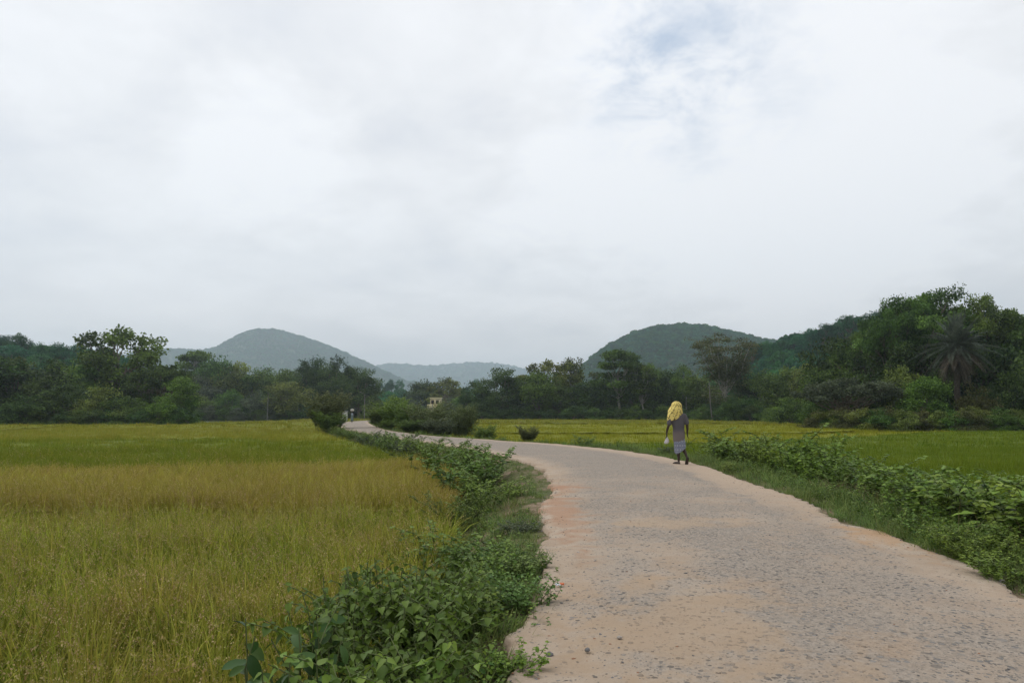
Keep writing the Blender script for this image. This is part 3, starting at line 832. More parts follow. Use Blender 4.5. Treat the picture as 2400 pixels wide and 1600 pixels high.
def do_verge(name, coll, nprot, sets, label, cat, sr=(.7, 1.4), thin=False):
    X, Y = [], []
    for (side, y0, y1, dens, dlo, dhi, thr, seed) in sets:
        x, y, d = verge_points(side, y0, y1, dens, dlo, dhi)
        k = fbm(x, y, 1.1, seed) > thr
        if thin: k &= ~((side < 0) & (y > 12.6) & (y < 23) & (d < 1.35) & (fbm(x, y, .8, 99) > -.28)); k &= ~((side < 0) & (y > 7) & (y < 12.7) & (d < .75) & (fbm(x, y, .8, 98) > -.05)); k &= (rng.random(len(x)) < sstep(-.05, .5, d) * .75 + .25)
        X.append(x[k]); Y.append(y[k])
    X = np.concatenate(X); Y = np.concatenate(Y); n = len(X)
    Z = terrain_z(X, Y)
    dd_, ss_ = road_d(X, Y)
    sz_ = np.where((ss_ < 0) & (Y > 12.6) & (Y < 24) & (dd_ < 1.3), .42, np.where((ss_ < 0) & (Y > 7) & (Y < 12.7), .7, .9)) * (.6 + .4 * sstep(0, .5, dd_))
    scatter(name, np.stack([X, Y, Z - .01], 1), np.stack([rng.normal(size=n) * .15, rng.normal(size=n) * .15, rng.uniform(0, 6.28, n)], 1),
            rng.uniform(*sr, n) * sz_, coll, nprot, None, label, cat)
do_verge('verge_grass', gcol, 6, [(-1, 1.2, 9, 130, .02, None, -.25, 31), (-1, 9, 24, 60, -.02, None, -.3, 31), (-1, 24, 70, 16, 0, None, -.6, 31),
                                (1, 2, 12, 110, .05, None, -.35, 32), (1, 12, 30, 50, .05, None, -.5, 32), (1, 30, 120, 10, 0, None, -.6, 32)],
         'short rough grass along both edges of the road', 'grass')
do_verge('creeping_weeds', ccol, 7, [(-1, 1.2, 9, 150, .0, None, -.04, 33), (-1, 9, 24, 75, .0, None, -.02, 33), (-1, 24, 70, 20, .1, None, -.3, 33),
                                   (1, 2, 12, 60, .45, None, .0, 34), (1, 12, 30, 30, .5, None, -.05, 34), (1, 30, 100, 8, .3, None, -.1, 34)],
         'low leafy weeds creeping over the road banks', 'weeds', (.6, 1.3), True)
dp = [grass_tuft(f'dry{s}', 80 + s, M['straw'], 16, .12, (.2, .5), .004, .6, 3, .5) for s in range(3)]
do_verge('dry_grass', proto_col('dry_tufts', dp), 3, [(1, 4, 14, 16, .7, 1.9, .12, 35), (-1, 2, 14, 10, .4, 1.2, .25, 36)], 'dry straw coloured grass wisps under the roadside shrubs', 'dry grass')
# long grass on the bunds between the plots; dark tint paints the shaded gaps
X, Y = wedge(10, 110, 9)
f = field_of(X, Y); d, s = road_d(X, Y); w = np.where(s < 0, left_w(Y), right_w(Y))
k = (f == 0) & (d > w * .9) & (Y < np.where(s < 0, LEFT_TREES_Y(X), RIGHT_TREES_Y(X)))
X, Y = X[k], Y[k]; n = len(X)
bp = [grass_tuft(f'bund{s}', 90 + s, M['dark'], 40, .35, (.12, .30), .016, .5, 3, .6) for s in range(3)]
scatter('bund_grass', np.stack([X, Y, np.full(n, FIELD_Z)], 1), np.stack([rng.normal(size=n) * .1, rng.normal(size=n) * .1, rng.uniform(0, 6.28, n)], 1),
        rng.uniform(.7, 1.2, n), proto_col('bund_tufts', bp), 3, None, 'grass on the low banks between rice plots, tinted dark for the shade there', 'grass')

# loose gravel on the road
def pebble(name, seed, col):
    r = np.random.default_rng(seed); bm = bmesh.new(); bmesh.ops.create_icosphere(bm, subdivisions=1, radius=1)
    for v in bm.verts: v.co = v.co * r.uniform(.7, 1.2); v.co.z *= .55; v.co.x *= 1.25
    me = bpy.data.meshes.new(name); bm.to_mesh(me); bm.free(); me.materials.append(col); return me
M['chip_dark'] = simple('chip_dark', (0.15, 0.145, 0.14), .85, .2, .3, 3)
M['chip_light'] = simple('chip_light', (0.36, 0.32, 0.28), .9, .2, .2, 3)
M['chip_red'] = simple('chip_red', (0.28, 0.15, 0.09), .9, .2, .2, 3)
pc = proto_col('pebbles', [pebble(f'p{k}', k, M[c]) for k, c in enumerate(('chip_dark', 'chip_light', 'chip_dark', 'chip_red', 'chip_dark'))])
x, y = wedge(1.5, 15, 260); d, s = road_d(x, y)
ed = np.exp(-((-d - .05) / .35) ** 2) * 1.5; patch_ = fbm(x, y, 1.0, 77)
gp_ = np.exp(-(((x - .65) / .25) ** 2 + ((y - 3.6) / .9) ** 2))
pk = rng.random(len(x)) < np.clip(.05 + ed * .25 + np.maximum(0, patch_) * .25 + gp_ * 1.0, 0, 1)
k = (d < .10) & (d > -9) & pk & (y < 15)
x, y = x[k], y[k]; n = len(x)
u_ = .5 * np.ones(n)
dl, _, _ = seg_dist(x, y, Ls); dr, _, _ = seg_dist(x, y, Rs); a_ = dl / (dl + dr)
zr = .035 * (1 - (2 * a_ - 1) ** 2) + .012 + fbm(x, y, .8, 31, 4) * .018 + fbm(x, y, 3.0, 41, 2) * .02
scatter('gravel', np.stack([x, y, zr], 1), np.stack([rng.normal(size=n) * .2, rng.normal(size=n) * .2, rng.uniform(0, 6.28, n)], 1),
        rng.gamma(2.0, .0018, n) + .0025, pc, 5, None, 'loose stone chips scattered over the road surface', 'gravel')

# ================================================================== roadside shrubs
def shrub_proto(key, seed, nst=14, H=1.0, Rr=.35, lsz=(.05, .09), kind='ovate', per=24, mt='weed', branch=2, lean=.25, droop=-.1):
    r = np.random.default_rng(seed); paths, P, D, Nn, S, VR = [], [], [], [], [], []
    for _ in range(nst):
        az = r.uniform(0, 6.28); hh = H * r.uniform(.55, 1.0)
        b = np.array([math.cos(az) * Rr * r.random() * .6, math.sin(az) * Rr * r.random() * .6, 0])
        e = b * (1.6) + np.array([math.cos(az) * lean * hh * r.uniform(.3, 1.4), math.sin(az) * lean * hh * r.uniform(.3, 1.4), hh])
        c = curve(b, e, r, 7, .03, .03); st = [(c, .3)]
        for _b in range(branch):
            k = r.integers(2, 6); a2 = r.uniform(0, 6.28); l_ = hh * r.uniform(.25, .45)
            st.append((curve(c[k], c[k] + np.array([math.cos(a2) * l_ * .7, math.sin(a2) * l_ * .7, l_ * .6]), r, 5, .05, .03), .15))
        tone = r.uniform(.1, .5)
        for c_, t0 in st:
            paths.append((c_, np.linspace(.006, .002, len(c_)) * H ** .5))
            m_ = max(4, int(per * (1 if t0 == .3 else .5)))
            tv = t0 + (1 - t0) * (np.arange(m_) + .5) / m_
            q = np.stack([np.interp(tv, np.linspace(0, 1, len(c_)), c_[:, a]) for a in range(3)], 1)
            a2 = np.arange(m_) * 2.4 + r.uniform(0, 6)
            P.append(q); D.append(np.stack([np.cos(a2), np.sin(a2), droop + r.normal(size=m_) * .3], 1))
            Nn.append(np.stack([r.normal(size=m_) * .35, r.normal(size=m_) * .35, np.ones(m_)], 1))
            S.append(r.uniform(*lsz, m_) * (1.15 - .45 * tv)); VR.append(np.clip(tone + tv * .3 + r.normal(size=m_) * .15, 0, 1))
    P, D, Nn, S, VR = map(np.concatenate, (P, D, Nn, S, VR))
    V, F, k = leaves(P, D, Nn, S, kind)
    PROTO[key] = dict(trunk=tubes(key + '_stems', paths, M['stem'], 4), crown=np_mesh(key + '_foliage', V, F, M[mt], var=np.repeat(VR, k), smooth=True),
                      H=np.percentile(V[:, 2], 98), W=np.percentile(V[:, 0], 96) - np.percentile(V[:, 0], 4))
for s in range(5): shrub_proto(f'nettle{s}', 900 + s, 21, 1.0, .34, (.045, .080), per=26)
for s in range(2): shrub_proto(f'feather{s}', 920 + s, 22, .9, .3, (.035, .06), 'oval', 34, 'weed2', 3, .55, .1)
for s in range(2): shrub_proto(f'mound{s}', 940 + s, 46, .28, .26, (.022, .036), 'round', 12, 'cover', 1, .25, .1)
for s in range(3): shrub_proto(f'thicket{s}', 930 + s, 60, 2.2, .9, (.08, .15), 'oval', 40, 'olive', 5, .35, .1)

leafparts = {}
def plant(name, key, x, y, z, H, Wd, label, cat, group=None, mt=None, tmat=None, rz=None, parts=('trunk', 'crown')):
    pr = PROTO[key]; sx = Wd / pr['W']; sz = H / pr['H']
    sx = min(max(sx, sz * .55), sz * 1.8)
    t = thing(name, label, cat, (x, y, z), random.uniform(0, 6.28) if rz is None else rz, group, (sx, sx, sz))
    a = link(parts[0], pr['trunk'], t); b = link(parts[1], pr['crown'], t)
    if mt:
        b.material_slots[0].link = 'OBJECT'; b.material_slots[0].material = M[mt]
    if tmat:
        a.material_slots[0].link = 'OBJECT'; a.material_slots[0].material = M[tmat]
    return t

def edge_pt(side, y, d):
    """point at distance d outside the road edge nearest to depth y"""
    P = Ls if side < 0 else Rs
    k = int(np.argmin(np.abs(P[:, 1] - y))); k = max(1, min(k, len(P) - 2))
    t = P[k + 1] - P[k - 1]; t /= np.linalg.norm(t); n_ = np.array([-t[1], t[0]]) if side < 0 else np.array([t[1], -t[0]])
    q = P[k] + (t * (y - P[k][1])) + n_ * d
    return q
# right-hand row: (px of middle, depth, top py, width m, kind, tint, label)
RS = [(1672, 24.0, 1030, 1.3, 'nettle0', 'weed', 'leafy shrub nearest behind the walker, low and rounded'),
      (1708, 22.5, 1026, 1.1, 'nettle1', 'weed', 'small leafy shrub between the walker and the first tall clump'),
      (1750, 21.0, 1012, 1.5, 'nettle2', 'weed', 'tall dark green clump at the start of the shrub row'),
      (1785, 19.8, 1024, 1.1, 'nettle3', 'weed', 'shrub leaning on the right side of the first tall clump'),
      (1828, 18.0, 1040, 1.1, 'nettle4', 'weed2', 'lighter shrub in the dip after the first tall clump'),
      (1868, 17.0, 1032, 1.1, 'nettle0', 'weed', 'shrub with thin top shoots beside the pointed clump'),
      (1902, 16.0, 1018, 1.2, 'nettle1', 'weed', 'pointed clump with the highest shoots midway along the row'),
      (1945, 15.0, 1050, 1.2, 'nettle2', 'weed2', 'broad shrub just right of the pointed clump'),
      (1985, 14.0, 1078, 1.1, 'nettle3', 'weed', 'rounded shrub above the patch of bare road bank'),
      (2025, 13.0, 1088, 1.1, 'nettle4', 'weed', 'dark shrub with a deep shadow under it'),
      (2068, 12.2, 1080, 1.1, 'nettle0', 'weed', 'shrub standing in front of the open green rice'),
      (2115, 11.4, 1092, 1.1, 'nettle1', 'weed2', 'pale leaved shrub with dry grass at its foot'),
      (2150, 10.6, 1110, 1.0, 'nettle2', 'weed', 'dense low shrub behind the dry grass wisps'),
      (2200, 9.8, 1098, 1.1, 'nettle3', 'weed', 'bushy shrub with broad upper leaves right of the dry wisps'),
      (2245, 9.2, 1122, 1.0, 'nettle4', 'weed2', 'light green shrub with hanging lower leaves'),
      (2300, 8.7, 1120, 1.1, 'nettle0', 'weed', 'tall shrub second from the right border'),
      (2345, 8.2, 1130, 1.1, 'nettle1', 'weed', 'tall shrub with dark lower leaves close to the right border'),
      (2398, 7.7, 1135, 1.1, 'nettle2', 'weed2', 'rightmost tall shrub, cut by the border of the photo'),
      (2470, 7.2, 1140, 1.2, 'nettle3', 'weed', 'shrub continuing the row past the right border'),
      (2560, 6.8, 1150, 1.2, 'nettle4', 'weed', 'last shrub of the row, out past the right border'),
      (2330, 7.1, 1255, .8, 'nettle3', 'weed', 'shorter shrub in front of the tall pair at the right border'),
      (2100, 10.6, 1185, .7, 'nettle1', 'weed', 'short shrub on the bank under the pale leaved one')]
leaf_vars = [np_mesh(f'leaf_ovate_{k}', *(lambda T: (T[0] * np.array([w_, 1, z_]), T[1]))(LT['ovate']), M['weed'], var=np.full(10, v_), smooth=True)
             for k, (w_, z_, v_) in enumerate(((1, 1, .25), (1.1, .6, .5), (.9, 1.4, .7), (1.05, 1.0, .9)))]
oval_vars = [np_mesh(f'leaf_oval_{k}', *(lambda T: (T[0] * np.array([w_, 1, z_]), T[1]))(LT['oval']), M['glossy'], var=np.full(10, v_), smooth=True)
             for k, (w_, z_, v_) in enumerate(((.8, 1, .1), (.9, .5, .45), (.72, 1.3, .8)))]
def leaf_objects(parent, P, D, Nn, S, meshes, mt=None):
    P, D, Nn = map(np.asarray, (P, D, Nn)); D = norm(D); X = norm(np.cross(D, Nn)); Z = np.cross(X, D)
    for k in range(len(P)):
        o = bpy.data.objects.new('leaf', meshes[k % len(meshes)]); COL.objects.link(o); o.parent = parent
        m4 = Matrix(((X[k][0] * S[k], D[k][0] * S[k], Z[k][0] * S[k], P[k][0]), (X[k][1] * S[k], D[k][1] * S[k], Z[k][1] * S[k], P[k][1]),
                     (X[k][2] * S[k], D[k][2] * S[k], Z[k][2] * S[k], P[k][2]), (0, 0, 0, 1)))
        o.matrix_local = m4
        if mt: o.material_slots[0].link = 'OBJECT'; o.material_slots[0].material = M[mt]
for (px, D_, top, wd, key, mt, lab) in RS:
    q = at(px, 1000, D_); zt = at(px, top, D_).z; zb = tz(q.x, q.y) - .02
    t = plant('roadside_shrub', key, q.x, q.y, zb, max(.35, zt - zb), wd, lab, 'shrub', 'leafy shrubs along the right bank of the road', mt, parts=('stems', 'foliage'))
    if D_ < 9.3 and px < 2420:      # individual large leaves on the nearest ones
        r = np.random.default_rng(int(px)); m_ = 60
        th = r.uniform(0, 6.28, m_); zz_ = r.uniform(.35, .98, m_) * PROTO[key]['H']; rr_ = .38 * r.uniform(.6, 1.05, m_)
        P = np.stack([np.cos(th) * rr_, np.sin(th) * rr_, zz_], 1)
        leaf_objects(t, P, np.stack([np.cos(th), np.sin(th), r.uniform(-.6, .2, m_)], 1), np.stack([r.normal(size=m_) * .3, r.normal(size=m_) * .3, np.ones(m_)], 1), r.uniform(.06, .09, m_), leaf_vars, mt)
# low plants on the right bank
for (px, py, h, wd, key, mt, lab) in [(2232, 1318, .38, .5, 'feather0', 'weed2', 'low pale plant at the road edge, left of the lower pair'),
                                      (2290, 1345, .36, .6, 'feather1', 'weed2', 'bright spreading weed touching the broken road edge'),
                                      (2385, 1392, .34, .55, 'feather0', 'weed2', 'bright low weed at the lower right corner of the bank'),
                                      (1712, 1112, .28, .6, 'feather1', 'weed2', 'small bright weed on the bank right of the walker'),
                                      (1575, 1068, .42, .9, 'feather0', 'grey_green', 'grey green bushy weed left of the walker'),
                                      (1372, 1047, .5, 1.0, 'feather1', 'weed', 'thin sprawling weed on the far road edge before the rice')]:
    q = ground(px, py, -.1)
    plant('bank_weed', key, q.x, q.y, tz(q.x, q.y) - .02, h, wd, lab, 'weed', 'low bright weeds on the right bank', mt, parts=('stems', 'foliage'))

# left bank shrubs: (px, py_base, top, wd, kind, tint, label)
LS = [(1075, 15.5, 1058, 1.3, 'nettle2', 'weed', 'dark shrub on the left bank beside the tip of the ripe rice'),
      (1125, 17.5, 1050, 1.4, 'nettle3', 'weed', 'leafy mound on the left bank at the inside of the bend'),
      (1150, 12.6, 1108, 1.3, 'feather0', 'weed2', 'bright feathery shrub in the middle of the left bank'),
      (1190, 13.6, 1135, .9, 'feather1', 'weed', 'low feathery weed right of the bright shrub'),
      (1085, 11.2, 1155, 1.0, 'feather1', 'weed', 'sprawling weed on the slope below the bright shrub'),
      (1040, 20.5, 1036, 1.5, 'nettle0', 'weed', 'leafy shrub on the bank against the road, above the rice tip'),
      (1080, 21.5, 1038, 1.2, 'nettle1', 'weed', 'rounded weed clump overlapping the lower road edge'),
      (985, 25.0, 1030, 1.6, 'nettle4', 'weed', 'dense weed clump hiding the road edge, right of the grey tuft'),
      (1010, 27.0, 1028, 1.2, 'nettle2', 'weed', 'small clump at the road edge behind the dense one'),
      (960, 28.0, 1020, 1.2, 'feather0', 'grey_green', 'grey green wispy tuft on the road edge'),
      (938, 29.5, 1016, 1.1, 'nettle3', 'weed', 'dark upright weed with a broad top beside the wispy tuft'),
      (915, 31.0, 1014, 1.2, 'nettle1', 'weed', 'upright dark weed, middle of three against the road'),
      (895, 33.0, 1018, 1.4, 'nettle0', 'weed', 'weed clump at the left of the three upright ones'),
      (868, 36.0, 1012, 1.7, 'feather1', 'grey_green', 'brownish bushy weed halfway to the tall bush'),
      (840, 41.0, 1009, 2.2, 'feather0', 'weed', 'pale green spreading weed on the bank before the tall bush'),
      (812, 46.0, 1003, 2.4, 'nettle2', 'weed', 'low dense weed a little right of the tall bush'),
      (790, 52.0, 998, 2.6, 'nettle4', 'weed2', 'bright weed at the foot of the tall bush'),
      (1040, 8.2, 1245, 1.0, 'nettle1', 'weed', 'leafy weed on the slope behind the big broad leaved bush'),
      (1105, 7.4, 1268, .8, 'nettle4', 'weed', 'leafy weed between the big bush and the road edge'),
      (1150, 6.3, 1310, .6, 'nettle0', 'weed', 'low weed to the right behind the big bush'),
      (1215, 8.6, 1225, .75, 'mound1', 'grey_green', 'grey green mat of weed pushing over the road edge'),
      (1222, 6.3, 1296, .5, 'mound0', 'cover', 'clover like mound at the road edge'),
      (1215, 5.2, 1352, .45, 'mound1', 'cover', 'small round leaved mound on the edge beside the litter'),
      (1190, 3.9, 1520, .35, 'mound0', 'weed2', 'bright low mound at the bottom edge beside the road')]
for (px, D_, top, wd, key, mt, lab) in LS:
    q = at(px, 1000, D_); zb = tz(q.x, q.y) - .02; zt = at(px, top, D_).z
    plant('bank_shrub', key, q.x, q.y, zb, max(.16, zt - zb), wd, lab, 'shrub', 'weeds and shrubs on the left bank of the road', mt, parts=('stems', 'foliage'))

# ------------------------------------------------------------------ the big foreground bush and the glossy plant
def fg_bush():
    r = np.random.default_rng(55)
    t = thing('broad_leaved_bush', 'big bush with pointed heart shaped leaves in the foreground left of the road', 'bush', (0, 0, 0))
    paths, P, D, Nn, S, VR = [], [], [], [], [], []
    for k in range(125):
        bx = r.uniform(-1.0, -.38); by = r.uniform(2.75, 4.9)
        zb = tz(bx, by)
        f_ = 1 - ((bx + .68) / .62) ** 2 * .45
        topz = np.interp(by, [2.6, 3.2, 4.0, 4.9], [.22, .38, .46, .34]) * f_ + r.uniform(-.16, .04)
        ex = bx + (bx + .68) * .55 + r.normal() * .08; ey = by + (by - 3.8) * .12 + r.normal() * .1
        c = curve((bx, by, zb), (ex, ey, topz), r, 8, .02, .02)
        paths.append((c, np.linspace(.008, .003, 8)))
        sub = [(c, .25, 22)]
        for _ in range(4):
            q = c[r.integers(3, 7)]; a2 = r.uniform(0, 6.28); l_ = r.uniform(.14, .28)
            c2_ = curve(q, q + np.array([math.cos(a2) * l_, math.sin(a2) * l_, l_ * .55]), r, 4, .05, .02)
            paths.append((c2_, np.linspace(.004, .002, 4))); sub.append((c2_, .2, 7))
        for c_, t0, m_ in sub:
            tv = t0 + (1 - t0) * (np.arange(m_) + .5) / m_
            q = np.stack([np.interp(tv, np.linspace(0, 1, len(c_)), c_[:, a]) for a in range(3)], 1)
            a2 = np.arange(m_) * 2.4 + r.uniform(0, 6)
            P.append(q); D.append(np.stack([np.cos(a2), np.sin(a2), -.35 + r.normal(size=m_) * .35], 1))
            Nn.append(np.stack([np.cos(a2) * .4 + r.normal(size=m_) * .3, np.sin(a2) * .4 + r.normal(size=m_) * .3, np.ones(m_)], 1))
            S.append(r.uniform(.038, .082, m_) * (1.1 - .4 * tv)); VR.append(np.clip(.1 + r.beta(2, 3, m_) * .85, 0, 1))
    P, D, Nn, S, VR = map(np.concatenate, (P, D, Nn, S, VR))
    # the ones that show largest: outer leaves facing the road side
    score = S * 5 - np.linalg.norm(P - np.array([0, 0, 1.4]), axis=1) * .5 + P[:, 2] * .9 + r.normal(size=len(P)) * .1
    o_ = np.argsort(-score); big, rest = o_[:290], o_[290:]
    leaf_objects(t, P[big], D[big], Nn[big], S[big] * 1.05, leaf_vars)
    V, F, k = leaves(P[rest], D[rest], Nn[rest], S[rest], 'ovate')
    o = link('foliage', np_mesh('foliage', V, F, M['weed'], var=np.repeat(VR[rest], k), smooth=True), t); o['kind'] = 'stuff'
    tubes('stems', paths, M['stem'], 5, t)
fg_bush()

def glossy():
    r = np.random.default_rng(77)
    t = thing('glossy_leaved_shrub', 'sapling with large smooth oval leaves standing in the rice at the lower border', 'shrub', (0, 0, 0))
    paths, P, D, Nn, S = [], [], [], [], []
    stems = [((575, 1448), 3.25), ((598, 1490), 3.15), ((700, 1470), 3.35), ((735, 1452), 3.5), ((770, 1440), 3.6), ((680, 1530), 3.15), ((640, 1560), 3.0), ((740, 1520), 3.25), ((800, 1500), 3.4)]
    for (pp, D_) in stems:
        e = at(pp[0], pp[1], D_); b = Vector((e.x * .55 - .45, D_ - .15, FIELD_Z + .02))
        b = Vector((-.98 + (e.x + .98) * .4, D_ - .1, FIELD_Z + .03))
        c = curve(tuple(b), tuple(e), r, 8, .0, .015); paths.append((c, np.linspace(.010, .003, 8)))
        m_ = 13
        tv = .32 + .68 * (np.arange(m_) + .5) / m_
        q = np.stack([np.interp(tv, np.linspace(0, 1, 8), c[:, a]) for a in range(3)], 1)
        a2 = np.arange(m_) * 2.2 + r.uniform(0, 6)
        P.append(q); D.append(np.stack([np.cos(a2), np.sin(a2) * .6, -.15 + r.normal(size=m_) * .75], 1))
        Nn.append(np.stack([r.normal(size=m_) * .4, -1.0 + r.normal(size=m_) * .4, .9 + r.normal(size=m_) * .3], 1)); S.append(r.uniform(.10, .155, m_) * (1.1 - .35 * tv))
    P, D, Nn, S = map(np.concatenate, (P, D, Nn, S))
    leaf_objects(t, P, D, Nn, S, oval_vars)
    tubes('stems', paths, M['stem'], 5, t)
glossy()

